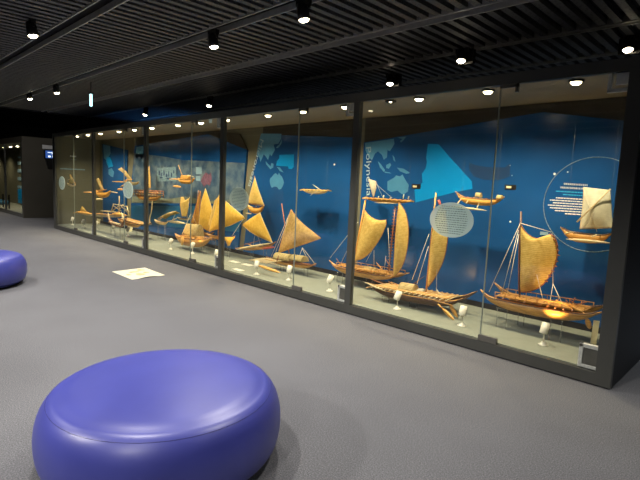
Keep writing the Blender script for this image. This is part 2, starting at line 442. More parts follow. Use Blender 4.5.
def vertical_text(s, u, v, u2, v2, size, parent, mat='paleprint'):
    """lettering that runs downwards from (u, v) towards (u2, v2), letter tops to the right"""
    cu = bpy.data.curves.new('t', 'FONT'); cu.body = s; cu.size = 1; cu.extrude = 0; cu.resolution_u = 2
    ob = bpy.data.objects.new('t', cu); COL.objects.link(ob)
    dg = bpy.context.evaluated_depsgraph_get(); dg.update()
    me = bpy.data.meshes.new_from_object(ob.evaluated_get(dg))
    xs = [q.co.x for q in me.vertices]; L = max(xs)
    a = Vector(wp(u, v)); e = Vector(wp(u2, v2)); d = (e-a); ln = d.length; d.normalize()
    nrm = Vector((-d.y, d.x))                   # letter tops: to the right of a downward run
    b = MB(); vs = []
    for q in me.vertices:
        p = a + d*(q.co.x/L*ln) + nrm*(q.co.y*size)
        vs.append((p.x, YP-.003, p.y))
    b.add(vs, [tuple(p.vertices) for p in me.polygons])
    bpy.data.objects.remove(ob); bpy.data.curves.remove(cu)
    return b.build('title_lettering', mat, parent, label='pale vertical title reading '+s)
vertical_text('Polynesia', 366.2, 146.5, 366.8, 196, .13, PA, 'title')
vertical_text('Micronesia', 261, 138, 248.0, 186, .14, PB, 'title')
for (u0, u1, v) in ((505,516,187.2),(412,420.5,186.5)):
    x0, z0 = wp(u0, v-2.6); x1_, z1 = wp(u1, v+2.6)
    lab = MB().box((x0, YP-.006, z1), (x1_, YP-.0005, z0)).build('number_label', 'blackmetal', PA, label='small black caption label')
    MB().box((x0+.02, YP-.007, (z0+z1)/2-.012), (x0+(x1_-x0)*.6, YP-.006, (z0+z1)/2+.012)).build('label_text', 'cream', PA)
x0, z0 = wp(540.5, 231.5); x1_, z1 = wp(548, 235.5)
MB().box((x0, YP-.006, z1), (x1_, YP-.0005, z0)).build('number_label', 'paleprint', PA)
# panel B
art(PB, 'map_print', 'map', [(250,108),(412,110),(410,150),(385,190),(350,195),(360,240),(330,290),(320,270),(305,320),(285,290),(270,275),(245,335),(235,300),(215,270),(225,200)], off=(230,120,8))
for isl in ([(415,155),(412,190),(385,225),(365,222),(395,195)], [(285,330),(300,345),(335,385),(325,395),(290,355)], [(330,345),(350,350),(345,385),(322,380)], [(375,375),(400,380),(430,420),(400,410)],
            [(322,466),(338,452),(352,434),(366,424),(374,432),(384,440),(392,420),(402,440),(416,452),(426,478),(432,500),(424,528),(408,552),(392,556),(378,536),(356,532),(334,542),(324,520),(318,492)]):
    art(PB, 'map_print', 'map', isl, off=(230,120,8))
art(PB, 'region_print', 'cyan', [(395,278),(512,275),(510,375),(495,392),(470,390),(465,372),(370,365),(375,330),(395,305)], off=(230,120,8), label='small cyan map region patch')
x0, z0 = wp(334.4, 164.6); MB().box((x0-.012, YP-.004, z0-.012), (x0+.012, YP-.0005, z0+.012)).build('star_dot', 'white', PB)
# panel C: mural photograph, its sandy lower edge, inset pictures, corner of a map
art(PC, 'map_print', 'map', [(137,147),(143,146),(143.6,157),(141,160),(139.6,156),(137,159),(134.8,157)])
art(PC, 'photo_mural', 'mural', [(134.4,153),(160,156),(183,160),(245,163),(242.5,204),(131.5,203)], label='wide pale photo mural of a shore with people')
art(PC, 'mural_shore', 'sand', [(132,197),(150,195),(168,199),(185,196.5),(210,201),(238,199),(242.3,203.6),(131.7,202.6)], 1)
art(PC, 'inset_picture', 'inset', [(157,168),(176,167),(176.4,181),(157.3,181.5)], 1, label='pale inset picture with small figures')
for (u, v, w_, h_) in ((159,171,1.2,4),(161.5,173,.9,3),(163.6,170.5,1.3,5),(166,174,1.6,3),(168.5,171.5,1,5),(171,173,1.5,4),(173.4,170.4,1.1,3),(160,177,3,1.3),(167,178,4,1.2)):
    art(PC, 'inset_figure', 'navyband', [(u,v),(u+w_*.6,v-.5),(u+w_,v+h_*.4),(u+w_*.8,v+h_),(u-.1,v+h_)], 2)
art(PC, 'inset_picture', 'paleprint', [(196,167),(201.6,166.8),(201.8,174),(196.2,174.2)], 1)
art(PC, 'inset_picture', 'paleprint', [(196,176),(200.5,176),(200.6,181),(196.2,181)], 1)
art(PC, 'inset_picture', 'mauve', [(203,176),(206,172),(209,175),(211,172),(212,179),(210,186),(207,184),(204,187),(201,181)], 1, label='muted mauve figure in the mural')
art(PC, 'lower_print', 'bluelow', [(131.7,205.5),(242,206.2),(239,232),(131,224)], label='teal sea print under the mural')
# panel D
art(PD, 'map_print', 'map', [(340,220),(385,230),(388,280),(360,320),(345,310)], off=(50,110,6.4))
art(PD, 'region_print', 'cyan', [(362,300),(385,302),(405,360),(375,370),(360,330)], 1, off=(50,110,6.4))
art(PD, 'map_print', 'map', [(375,380),(395,372),(410,395),(405,430),(390,425),(375,410)], off=(50,110,6.4))
# bay 1: pale lettering on the inner face of the left end panel
def at_x(u, v, X):
    r = RW @ _ray0(u, v); t = X/r.x; return CAM + r*t
XE = XL+.041
for (ua, ub, v, h) in ((70,76.5,156.3,1.8),(70.5,76.5,159.6,.7),(69.5,76.8,163,.5),(69,77,165.4,.5),(70,77,168,.5),(60,85,169.2,.22),(82,90,179.6,.35)):
    p0 = at_x(ua, v-h/2, XE); p1 = at_x(ub, v+h/2, XE)
    t = MB(); y = p0.y
    while y < p1.y:
        w = rr.uniform(.02, .05) if h > .3 else 9; t.box((XE, y, p1.z), (XE+.002, min(y+w, p1.y), p0.z)); y += w+.012
    part(t, 'wall_text', 'white' if h > 1 else 'paleprint')

# ------------------------------------------------------------------ lamps in the case ceiling
def light(kind, name, loc, energy, col, **k):
    d = bpy.data.lights.new(name, kind); d.energy = energy; d.color = col
    for a, b in k.items(): setattr(d, a, b)
    o = bpy.data.objects.new(name, d); COL.objects.link(o); o.location = loc
    return o
def aim(o, tgt):
    o.rotation_euler = (Vector(tgt)-o.location).to_track_quat('-Z', 'Y').to_euler()
case_lamps = [((576,83),'rightmost round lamp in the case ceiling, above the largest double canoe'),
 ((488,92),'round case ceiling lamp just left of the glass joint over the hanging orange canoe'),
 ((419,100),'round case ceiling lamp above the tall lens-shaped sails'),
 ((390.5,103),'faint round case ceiling lamp nearest the map of Polynesia'),
 ((345,108),'round case ceiling lamp beside the bracket left of the widest mullion'),
 ((303,113),'round case ceiling lamp at the glass joint above the brown triangular sail'),
 ((268,118),'round case ceiling lamp above the slanted map panel'),
 ((227,121),'round case ceiling lamp just right of the middle mullion'),
 ((201,124),'round case ceiling lamp above the peak of the mural panel'),
 ((178,126),'round case ceiling lamp above the left half of the mural'),
 ((152,129),'round case ceiling lamp just right of the second mullion from left'),
 ((134.5,130.5),'round case ceiling lamp just left of the second mullion from left'),
 ((119,132),'round case ceiling lamp above the narrow dark blue panel'),
 ((100.5,133.5),'round case ceiling lamp just right of the leftmost mullion'),
 ((88,135),'small round lamp in the far left bay, right one of two'),
 ((77,136),'small round lamp in the far left bay, left one of two')]
for k, (px, lab) in enumerate(case_lamps):
    p = at(*px, 4.46); p.z = 2.464
    t = thing('case_lamp', lab, 'lamp', p, 'round lamps in the case ceiling')
    MB().lathe([(.044, 0), (.062, -.004), (.062, -.014), (.052, -.020), (.045, -.016), (.044, 0)], p, n=20).build('lamp_rim', 'blackmetal', t)
    small = k == 3
    MB().lathe([(.001, -.010), (.043, -.010), (.043, -.022), (.026, -.038), (.001, -.042)] if not small else [(.001,-.012),(.014,-.012),(.014,-.02),(.001,-.022)], p, n=16).build('bulb', 'caselamp', t)
CW = (1, .83, .56)
for k, (px, lab) in enumerate(case_lamps):
    if k == 3: continue
    p = at(*px, 4.46); p.z = 2.41
    l = light('SPOT', 'case_or_fill_spot', p, 128, CW, spot_size=math.radians(120), spot_blend=.9, shadow_soft_size=.03)
    aim(l, (p.x-.1, 4.98, .5))

# ------------------------------------------------------------------ track spotlights of the room, plus added unseen fill spots
tracks = [((304,20),2.82,'brightest ceiling spotlight, near the top centre of the view'),
 ((214,47),2.82,'ceiling spotlight on the track left of the top centre'),
 ((33,36),None,'ceiling spotlight nearest the upper left corner'),
 ((57,93),2.82,'far left ceiling spotlight beside the hanging green sign'),
 ((30,99),2.82,'leftmost far ceiling spotlight, lowest on its track'),
 ((145,115),4.9,'small ceiling spotlight just above the far end of the case'),
 ((209,106),4.9,'small ceiling spotlight above the middle mullion of the case'),
 ((390,84),5.3,'black box ceiling spotlight just above the top beam in the centre'),
 ((461,61),4.79,'black box ceiling spotlight right of centre above the case'),
 ((628,50),5.3,'ceiling spotlight at the right edge above the end of the case')]
for (px, Y, lab) in tracks:
    p = at(*px, Y) if Y else atz(*px, 2.85)
    t = thing('track_spotlight', lab, 'spotlight', (p.x, p.y, ZC), 'ceiling spotlights')
    d = Vector((.12, -.25 if Y and Y > 4 else .12, -1)).normalized()
    big = Y in (5.3, 4.79)
    c = p
    r = .052
    h = MB().lathe([(.02, .135), (r*.9, .125), (r, .06), (r, .0), (r*.84, 0), (r*.80, .02), (.02, .035)], c, axis=-d, n=20)
    h.build('lamp_head', 'blackmetal', t)
    MB().lathe([(.002, .030), (r*.79, .018), (r*.83, .002), (r*.6, -.012), (.002, -.018)], c, axis=-d, n=20).build('lens', 'lamp', t)
    b = MB(); top = c-d*.09
    b.box((c.x-.075, top.y-.010, top.z-.012), (c.x-.060, top.y+.010, ZC-.03)).box((c.x+.060, top.y-.010, top.z-.012), (c.x+.075, top.y+.010, ZC-.03))
    b.box((c.x-.075, top.y-.02, ZC-.045), (c.x+.075, top.y+.02, ZC+.0))
    b.build('bracket', 'blackmetal', t)
    if big: MB().box((c.x-.10, c.y+.07, c.z-.02), (c.x+.10, c.y+.12, ZC)).build('driver_box', 'blackmetal', t)

RW_ = (1, .94, .88)
room_spots = [(-3.05,2.82),(-4.39,2.82),(-5.7,1.6),(-9.24,2.82),(-10.84,2.82),(-7.2,2.82),  # seen track lamps first, then extra unseen spots added as fill
              (-2.75,.9),(-1.2,2.4),(-8.0,.7),(-11.5,.7),(-4.8,-.4),(-1.0,-.6),(.8,1.8),(.6,3.4),(-12.8,3.0),(-15.5,2.4),(-19,2.4),(-6.0,.2)]
for (x, y) in room_spots:
    l = light('SPOT', 'room_spot', (x, y, 2.80), {(-2.75,.9):170,(-1.2,2.4):110,(-1.0,-.6):60,(.8,1.8):70,(.6,3.4):80,(-4.39,2.82):260}.get((x,y),205), RW_, spot_size=math.radians(115), spot_blend=.8, shadow_soft_size=.05)
    aim(l, (x+.1, y+.1, 0))
for (x, y) in ((-10.3,4.9),(-7.76,4.9),(-4.03,5.3),(-2.7,4.79),(-1.27,5.3)):
    l = light('SPOT', 'room_spot', (x, y, 2.80), 14, RW_, spot_size=math.radians(90), spot_blend=.8, shadow_soft_size=.05)
    aim(l, (x+.2, y-.8, 0))
for (x, e_) in ((-2, 220), (-5, 220), (-8, 160), (1, 160)):  # added unseen spots; their floor bounce brightens the slats above the case
    light('SPOT', 'room_spot', (x, 7.2, 2.8), e_, (.8, .9, 1), spot_size=math.radians(130), spot_blend=.8, shadow_soft_size=.05)
l = light('SPOT', 'room_spot', (-13.2, 2.2, 2.8), 160, RW_, spot_size=math.radians(60), spot_blend=.8, shadow_soft_size=.05)  # added unseen spot to brighten the side of the distant case
aim(l, (-17.7, 4.9, 1.3))
l = light('SPOT', 'room_spot', (-3.6, -2.0, 2.8), 420, RW_, spot_size=math.radians(45), spot_blend=.8, shadow_soft_size=.06)  # added unseen low-angle spot, brightens the near ottoman's side
aim(l, (-2.4, 1.0, .2))
l = light('SPOT', 'room_spot', (-.2, -2.2, 2.8), 210, RW_, spot_size=math.radians(45), spot_blend=.8, shadow_soft_size=.06)  # second added unseen spot on the near ottoman
aim(l, (-2.3, 1.1, .2))
# blue wash behind the case on the ceiling
l = light('SPOT', 'blue_wash', (-12.0, 7.6, 1.2), 260, (.08, .35, 1), spot_size=math.radians(80), spot_blend=1, shadow_soft_size=.2)
aim(l, (-11.8, 6.6, 3))

# ------------------------------------------------------------------ small white spotlights standing on the platform
minis = [((543,345),(.15,.5,1),'small white spotlight under the largest double canoe'),
 ((461.6,325.8),(.05,.4,1),'small white spotlight beside the steering paddles of the dark canoe'),
 ((397,309),(.45,.5,1),'small white spotlight in front of the dark canoe with a barrel hut'),
 ((329.5,291),(.5,.5,1),'small white spotlight just left of the widest mullion'),
 ((289,280),(.15,.4,1),'small white spotlight in front of the canoe with two domed huts'),
 ((256.5,274.5),(-.1,.5,.7),'small white spotlight at the left end of the orange float'),
 ((216.5,262),(.1,.4,.9),'small white spotlight by the foot of the middle mullion'),
 ((192.5,253.7),(.7,.4,.6),'small white spotlight right of the glowing orange canoe bow'),
 ((170.6,249.4),(.8,.4,.8),'small white spotlight left of the glowing orange canoe bow'),
 ((146.5,241),(.5,.5,.8),'small white spotlight by the foot of the second mullion from left'),
 ((128,236),(.9,.4,.5),'small white spotlight next to the cream card under the twin hulls'),
 ((113.5,233),(-.6,.4,.6),'small white spotlight under the reddish crescent-shaped canoe'),
 ((96.5,229.5),(.9,.4,.6),'small white spotlight beside the leftmost mullion'),
 ((83,227.5),(.8,.4,.5),'small white spotlight in the far left bay, right one'),
 ((72.5,225),(.7,.4,.5),'small white spotlight in the far left bay, left one')]
for px, ax, lab in minis:
    p = atz(*px, .12)
    p.y = max(p.y, 4.36)
    t = thing('mini_spotlight', lab, 'spotlight', p, 'small white spotlights on the case floor')
    MB().lathe([(.045, 0), (.045, .007), (.026, .013), (.016, .03), (.012, .032)], p, n=24).build('base', 'whiteplastic', t)
    MB().tube([p+Vector((0, 0, .03)), p+Vector((0, 0, .108))], .007, 10).build('stem', 'whiteplastic', t)
    a = Vector((ax[0]*.6, ax[1]*.5, 1)).normalized(); c = p+Vector((0, 0, .158))
    hd = MB().lathe([(.010, -.052), (.033, -.050), (.035, -.044), (.035, .052), (.031, .052), (.029, .03), (.004, .02)], c, axis=a, n=24)
    hd.build('lamp_head', 'whiteplastic', t)
    e = {0: 16, 1: 1.5, 2: 4, 3: 4, 4: 6, 5: 9, 6: 8, 7: 6, 8: 9}.get([m[0] for m in minis].index(px), 3.5)
    l = light('SPOT', 'mini_spot', c+a*.064, e, (1, .58, .16), spot_size=math.radians(85), spot_blend=.8, shadow_soft_size=.01)
    aim(l, l.location+a+Vector((0, .8, 0)))

# ------------------------------------------------------------------ caption cards
for (u, v, w, h, lab) in ((102.8,224,.24,.15,'cream caption card under the left end of the crescent-shaped canoe'),
                          (139.3,231,.26,.17,'cream caption card under the twin hulls in the second bay'),
                          (598.5,336,.05,.22,'narrow cream card at the right end of the platform')):
    p = atz(u, v, .12); y = min(p.y, 5.2); x = p.x
    if u > 590: x = -1.20; y = 4.95
    cb = MB().add([(x-w/2,y,.121),(x+w/2,y,.121),(x+w/2,y+.03,.121+h),(x-w/2,y+.03,.121+h),(x-w/2,y+.006,.121),(x+w/2,y+.006,.121),(x+w/2,y+.036,.121+h),(x-w/2,y+.036,.121+h)],
        [(0,1,2,3),(5,4,7,6),(0,4,5,1),(3,2,6,7),(0,3,7,4),(1,5,6,2)])
    tag(cb.build('caption_card', 'cream'), lab, 'card')
for (u, v, lab) in ((234.5,262,'pale flat caption card on the platform, nearest the middle mullion'),(247.5,265,'pale flat caption card on the platform before the golden sail'),(238,270,'pale flat card on the platform nearest the glass')):
    p = atz(u, v, .12)
    tag(MB().box((p.x-.11, p.y-.05, .121), (p.x+.11, p.y+.05, .127)).build('caption_card', 'whiteplastic'), lab, 'card')

# ------------------------------------------------------------------ canoe models
def hull_mesh(A, B, beam, depth, ra, rb, ea=.25, eb=.25, blunt=.55):
    A, B = Vector(A), Vector(B); d = (B-A); L = d.length; dn = d.normalized()
    side = Vector((-dn.y, dn.x, 0)).normalized()
    rings = []; N = 26
    for i in range(N+1):
        t = i/N
        w = max(.004, beam/2*max(0, math.sin(PI*min(max(t*.98+.01, 0), 1)))**blunt)
        rise = ra*max(0, 1-t/ea)**2 + rb*max(0, 1-(1-t)/eb)**2
        dep = depth*max(.16, (1-abs(2*t-1)**3.2))
        lift = depth*.75*abs(2*t-1)**3
        c = A + d*t; zs = c.z + rise + lift*.35
        ring = []
        for k in range(9):
            a = -PI/2 + PI*k/8
            ring.append(c + side*(w*math.sin(a)) + Vector((0, 0, zs-c.z-dep*math.cos(a)**.7 if abs(math.cos(a)) > 1e-6 else zs-c.z)))
        wi = max(.002, w-.008)
        for a, f in ((.98, 0), (.75, .55), (0, .62), (-.75, .55), (-.98, 0)):
            ring.append(c + side*(wi*a) + Vector((0, 0, zs-c.z-dep*f)))
        rings.append(ring)
    return MB().loft(rings)
def resample(pts, n):
    pts = [Vector(p) for p in pts]; ds = [0]
    for a, b in zip(pts, pts[1:]): ds.append(ds[-1]+(b-a).length)
    out = []
    for i in range(n):
        s = ds[-1]*i/(n-1); k = 0
        while k < len(ds)-2 and ds[k+1] < s: k += 1
        f = (s-ds[k])/max(1e-9, ds[k+1]-ds[k]); out.append(pts[k].lerp(pts[k+1], min(1, f)))
    return out
def smooth_poly(pts, it=2):
    for _ in range(it):
        q = [pts[0]]
        for a, b in zip(pts, pts[1:]):
            q += [a.lerp(b, .25), a.lerp(b, .75)]
        q.append(pts[-1]); pts = q
    return pts
def sail_mesh(left, right, Y, billow=.05, yw=0, smooth=True, shift=0):
    l = [at(u, v, Y) for u, v in left]; r = [at(u, v, Y) for u, v in right]
    if smooth:
        if len(l) > 2: l = smooth_poly(l)
        if len(r) > 2: r = smooth_poly(r)
    n, m = 26, 16; l = resample(l, n); r = resample(r, n)
    fr, bk = [], []
    for i in range(n):
        for j in range(m+1):
            s = j/m; p = l[i].lerp(r[i], s)
            p.y += -billow*math.sin(PI*s)*math.sin(PI*i/(n-1)) + yw*s + shift
            fr.append(p); bk.append(p+Vector((0, .004, 0)))
    b = MB(); q = lambda i, j: i*(m+1)+j; fs = []; o = len(fr)
    for i in range(n-1):
        for j in range(m):
            fs.append((q(i, j), q(i+1, j), q(i+1, j+1), q(i, j+1)))
            fs.append((o+q(i, j), o+q(i, j+1), o+q(i+1, j+1), o+q(i+1, j)))
    for i in range(n-1):
        fs.append((q(i, 0), o+q(i, 0), o+q(i+1, 0), q(i+1, 0))); fs.append((q(i, m), q(i+1, m), o+q(i+1, m), o+q(i, m)))
    for j in range(m):
        fs.append((q(0, j), q(0, j+1), o+q(0, j+1), o+q(0, j))); fs.append((q(n-1, j), o+q(n-1, j), o+q(n-1, j+1), q(n-1, j+1)))
    b.add(fr+bk, fs, True)
    return b, l, r
def gunwale(A, B, beam, depth, ra, rb, ea, eb, mat, parent):
    A, B = Vector(A), Vector(B); d = B-A; dn = d.normalized(); side = Vector((-dn.y, dn.x, 0)).normalized(); N = 24
    for sg in (-1, 1):
        pts = []
        for i in range(N+1):
            t = .03+.94*i/N
            w = max(.004, beam/2*max(0, math.sin(PI*t))**.55)
            rise = ra*max(0, 1-t/ea)**2 + rb*max(0, 1-(1-t)/eb)**2 + depth*.75*abs(2*t-1)**3*.35
            pts.append(A+d*t+side*(w*sg)+Vector((0, 0, rise+.002)))
        MB().tube(pts, .0045, 6).build('gunwale', mat, parent)
class Canoe:
    def __init__(s, label, Y, A, B, beam, depth, ra, rb, mat, cat='model canoe', name='canoe_model', ea=.25, eb=.25, dyB=0):
        s.Y = Y; s.A = at(*A, Y); s.B = at(*B, Y)
        c = (s.A+s.B)/2; s.t = thing(name, label, cat, (c.x, c.y, c.z-depth), 'canoe and ship models in the case')
        s.depth = depth; s.beam = beam; s.low = c.z-depth
        hull_mesh(s.A, s.B, beam, depth, ra, rb, ea, eb).build('hull', mat, s.t)
        gunwale(s.A, s.B, beam, depth, ra, rb, ea, eb, 'wooddark' if mat != 'wooddark' else 'wood', s.t)
    def P(s, u, v, dy=0): return at(u, v, s.Y+dy)
    def hull2(s, dy, dz=0, mat='wood', ra=.03, rb=.03, cut=(0, 1), depth=None, beam=None, name='hull', dx=0):
        d = s.B-s.A; off = Vector((dx, dy, dz))
        hull_mesh(s.A+d*cut[0]+off, s.A+d*cut[1]+off, beam or s.beam, depth or s.depth, ra, rb).build(name, mat, s.t)
        gunwale(s.A+d*cut[0]+off, s.A+d*cut[1]+off, beam or s.beam, depth or s.depth, ra, rb, .25, .25, 'wooddark' if mat != 'wooddark' else 'wood', s.t)
    def beams(s, n, y0, y1, t0=.1, t1=.9, r=.006, mat='wood', name='crossbeam', dz=.01):
        d = s.B-s.A
        for i in range(n):
            c = s.A+d*(t0+(t1-t0)*i/max(1, n-1)); z = dz
            MB().tube([c+Vector((0, y0, z)), c+Vector((0, (y0+y1)/2, z+.012)), c+Vector((0, y1, z))], r, 6).build(name, mat, s.t)
    def deck(s, y0, y1, t0, t1, dz=.015, mat='wood', rails=True):
        d = s.B-s.A; a = s.A+d*t0; c = s.A+d*t1; b = MB()
        n = 5
        for i in range(n):
            y = y0+(y1-y0)*(i+.5)/n; w = abs(y1-y0)/n*.42
            p, q = a+Vector((0, y, dz)), c+Vector((0, y, dz))
            b.add([p+Vector((0,-w,0)), q+Vector((0,-w,0)), q+Vector((0,w,0)), p+Vector((0,w,0)), p+Vector((0,-w,.008)), q+Vector((0,-w,.008)), q+Vector((0,w,.008)), p+Vector((0,w,.008))],
                  [(0,3,2,1),(4,5,6,7),(0,1,5,4),(1,2,6,5),(2,3,7,6),(3,0,4,7)])
        b.build('deck', mat, s.t)
        if rails:
            for y in (y0, y1):
                b = MB(); b.tube([a+Vector((0, y, dz+.045)), c+Vector((0, y, dz+.045))], .005, 6)
                for k in range(9):
                    p = a.lerp(c, k/8)+Vector((0, y, dz)); b.tube([p, p+Vector((0, 0, .048))], .004, 5)
                b.build('railing', mat, s.t)
    def log(s, a, b, dy, r=.016, mat='wood', name='outrigger_float', tip=.5, sag=0):
        p, q = s.P(*a, dy), s.P(*b, dy); m = 14; rings = []
        d = (q-p).normalized(); x = d.cross(Vector((0, 0, 1))).normalized(); z = x.cross(d)
        for i in range(m+1):
            t = i/m; rr_ = r*max(.12, (1-abs(2*t-1)**3)); c = p.lerp(q, t)+Vector((0, 0, -sag*math.sin(PI*t)))
            rings.append([c+x*math.cos(k*PI/5)*rr_+z*math.sin(k*PI/5)*rr_ for k in range(10)])
        MB().loft(rings).build(name, mat, s.t)
    def pole(s, a, b, r=.007, mat='wood', name='mast', dy=0, dy2=None, r2=None):
        MB().tube([s.P(*a, dy), s.P(*b, dy if dy2 is None else dy2)], r, 8, r2).build(name, mat, s.t)
    def ropes(s, lst, r=.0025, mat='rope', dy=0, dy2=None):
        for a, b in lst:
            MB().tube([s.P(*a, dy), s.P(*b, dy if dy2 is None else dy2)], r, 5).build('rigging_line', mat, s.t)
    def sail(s, left, right, mat='sail', billow=.05, dy=0, spars=(1, 1), sparmat='wood', r=.006, smooth=True, edge=None, yw=0):
        b, l, rr_ = sail_mesh(left, right, s.Y+dy, billow, yw, smooth)
        so = b.build('sail', mat, s.t)
        if spars[0]: MB().tube([p+Vector((0, .002, 0)) for p in l], r, 6).build('spar', sparmat, so)
        if spars[1]: MB().tube([p+Vector((0, .002, 0)) for p in rr_], r*.8, 6).build('spar', sparmat, so)
        return so
    def hut(s, a, b, h, w, dy=0, mat='thatch', gable=False):
        p, q = s.P(*a, dy), s.P(*b, dy); rings = []
        for i in range(9):
            t = i/8; c = p.lerp(q, t)
            n = 12; ring = []
            for k in range(n+1):
                an = PI*k/n
                if gable:
                    yy = -math.cos(an)*w/2; zz = h*(1-abs(math.cos(an)))
                else: yy = -math.cos(an)*w/2; zz = h*math.sin(an)**.8
                ring.append(c+Vector((0, yy, zz)))
            rings.append(ring)
        MB().loft(rings).build('hut', mat, s.t)
    def stand(s, ts, span=.08, dy=0):
        d = s.B-s.A
        for t in ts:
            c = s.A+d*t
            b = MB()
            top = c.z-s.depth*.9
            for sx in (-span/2, span/2):
                b.tube([(c.x+sx, c.y+dy, .1215), (c.x+sx, c.y+dy, top)], .005, 6)
            b.tube([(c.x-span/2-.01, c.y+dy, top), (c.x+span/2+.01, c.y+dy, top)], .005, 6)
            b.build('support_rod', 'acrylic', s.t)
    def wires(s, ts, dy=0):
        d = s.B-s.A
        for t in ts:
            c = s.A+d*t
            MB().tube([(c.x, c.y+dy, c.z-.01), (c.x, c.y+dy, 2.464)], .0006, 5).build('hanging_wire', 'acrylic', s.t)
    def blade(s, a, b, c_, w=.03, dy=0, mat='woodorange', dy2=None):
        p, q, e = s.P(*a, dy), s.P(*b, dy if dy2 is None else (dy+dy2)/2), s.P(*c_, dy if dy2 is None else dy2)
        bb = MB().tube([p, q], .006, 6); x = Vector((1, 0, 0)); rings = []
        for i in range(9):
            t = i/8; ww = max(.004, w/2*math.sin(PI*(.12+.88*t)*.97)**.6); c = q.lerp(e, t)
            dv = (e-q).normalized(); sd = dv.cross(Vector((0, 1, 0))).normalized()
            rings.append([c+sd*ww, c+Vector((0, .005, 0)), c-sd*ww, c-Vector((0, .005, 0))])
        bb.loft(rings); bb.build('steering_paddle', mat, s.t)

# 1 largest double canoe, right -------------------------------------------------
c = Canoe('large honey-coloured double canoe with claw-shaped woven sail, at the right end of the case', 4.74, (480,296.5), (601,318), .11, .095, .055, .035, 'wood', eb=.15, ea=.12)
c.hull2(.27, 0.015, 'wood', .085, .045, (.02, 1.0))
c.deck(.0, .27, .14, .88, .03, 'wood'); c.beams(12, -.05, .32, .16, .86, .006, 'woodred', dz=.026)
c.pole((521,211.5), (519.5,301), .0105, 'wooddark', dy=.13)
c.sail([(520,223),(519,255),(518.8,291.5)], [(520,223),(524,231),(530,236.5),(538,239.5),(546,238),(551,232.5),(556,239),(558,250),(556,263),(551,274),(543,285),(533,291),(522,292.5)], 'sail', .06, .13, r=.008, sparmat='woodred')
b = MB()
for (u, v) in ((552,236),(554,240),(556,245),(557,250),(557.6,255),(556,261),(554.5,266),(552,271),(549,276),(545.5,281)):
    p = c.P(u+.5, v, .12); b.tube([p+Vector((-.012, 0, .006)), p+Vector((.016, 0, -.004))], .006, 5)
b.build('sail_lashing', 'woodred', c.t)
c.ropes([((520,223),(551,232)),((520,224),(489,292)),((518.5,230),(502,293)),((519,234),(507,294)),((534,264),(543,300)),((553,284),(550,302)),((553,284),(562,303))], .0032, dy=.12, dy2=.02)
c.ropes([((552,233),(553,284))], .002, dy=.12)
b = MB()
for (u, v, du, dv) in ((570,300,8,6),(575,298,-5,9),(573,305,14,-3),(566,300,5,7)): b.tube([c.P(u, v, .1), c.P(u+du, v+dv, .16)], .005, 6)
b.build('crossed_struts', 'woodred', c.t)
c.blade((583,312), (587,319), (590,329), .05, -.02, 'wood')
c.blade((556,300), (575,309), (583,312), .03, -.06, 'wood')
c.stand((.22, .68), .10, .0); c.stand((.30,), .06, .27)

# 2 hanging pale-sailed outrigger, upper right -----------------------------------
c = Canoe('hanging outrigger canoe model with square cream sail beside the white caption text, upper right', 5.08, (560,231), (612,236.5), .08, .09, .02, .01, 'wood', eb=.15)
c.sail([(584,187),(583,205),(580,229.5)], [(610,190),(611.5,205),(613,228)], 'sailpale', .05, 0, (1, 0), 'woodpale', .005, smooth=False)
c.pole((610.5,189), (577,222), .0075, 'woodpale', 'boom', dy=-.06)
c.ropes([((605,192),(585,228)),((583,187.5),(597,232))], .002, dy=-.05)
c.log((566,239), (611,243), -.28, .014, 'woodpale'); c.beams(2, -.29, .03, .3, .8, .006, 'woodpale', dz=.0)
c.wires((.1, .9))

# 3 hanging orange outrigger ------------------------------------------------------
c = Canoe('hanging orange outrigger canoe with two small cream cabins, right of the oval decal', 5.0, (455,197), (504,201), .09, .07, .05, .03, 'woodorange')
c.log((447,206), (487,210.5), -.22, .012, 'woodpale', sag=.0)
for (a, b_) in (((461,199),(457,204)),((479,203),(477,208)),((468,200.5),(466,203))): c.ropes([(a, b_)], .006, 'woodpale', dy=-.05, dy2=-.2)
c.hut((476,197), (481,197.4), .05, .06); c.hut((497,199), (502,199.4), .045, .06)
c.beams(7, -.05, .05, .15, .9, .005, 'woodred', dz=.0); c.deck(-.03, .03, .1, .9, .0, 'woodorange', False)
c.wires((.15, .85))

# 4 dark canoe with lens-shaped sail ------------------------------------------------
c = Canoe('dark-hulled voyaging canoe with barrel-roofed hut and narrow tall sail, second from the right', 4.66, (367,287), (465,305), .11, .085, .04, .06, 'wooddark', ea=.2, eb=.18)
c.hull2(.26, .01, 'wooddark', .03, .09, (0.1, 1.0))
c.deck(-.02, .26, .12, .84, .03, 'wood', False); c.beams(16, -.09, .32, .1, .86, .006, 'woodpale', dz=.028)
c.beams(1, -.1, .3, .05, .05, .006, 'wood')
c.hut((401,291.5), (415,294), .115, .15, .1)
c.hut((417,291.5), (425,292.5), .04, .12, .18, 'sailpale')
c.pole((436,192.5), (425.5,297), .0095, 'wood', dy=.13)
c.sail([(440.5,204),(434,222),(430,245),(427.4,287)], [(440.5,204),(445.5,212),(448,228),(447.5,243),(443.5,262),(434.5,279),(428,287)], 'sail', .07, .12, sparmat='woodred')
b = MB().tube([c.P(438.5, 200, .1), c.P(441, 207, .1)], .014, 8); b.build('mast_lashing', 'redpaint', c.t)
c.ropes([((429,234),(412,280)),((428.5,246),(417,284)),((437,252),(436.5,292)),((436,290),(452,303)),((436,288),(445,302))], .0028, dy=.1, dy2=.1)
c.log((363,281.5), (386,291.5), -.06, .009, 'woodpale', 'boom'); c.log((368,278), (400,290), .2, .007, 'woodred', 'boom')
c.log((400,294), (426,275), .25, .006, 'wooddark', 'boom'); c.log((390,291), (411,281), .25, .006, 'wooddark', 'boom')
c.log((440,297), (446,303), .05, .008, 'wood', 'boom'); c.log((425,298), (455,306), -.04, .007, 'wood', 'rail')
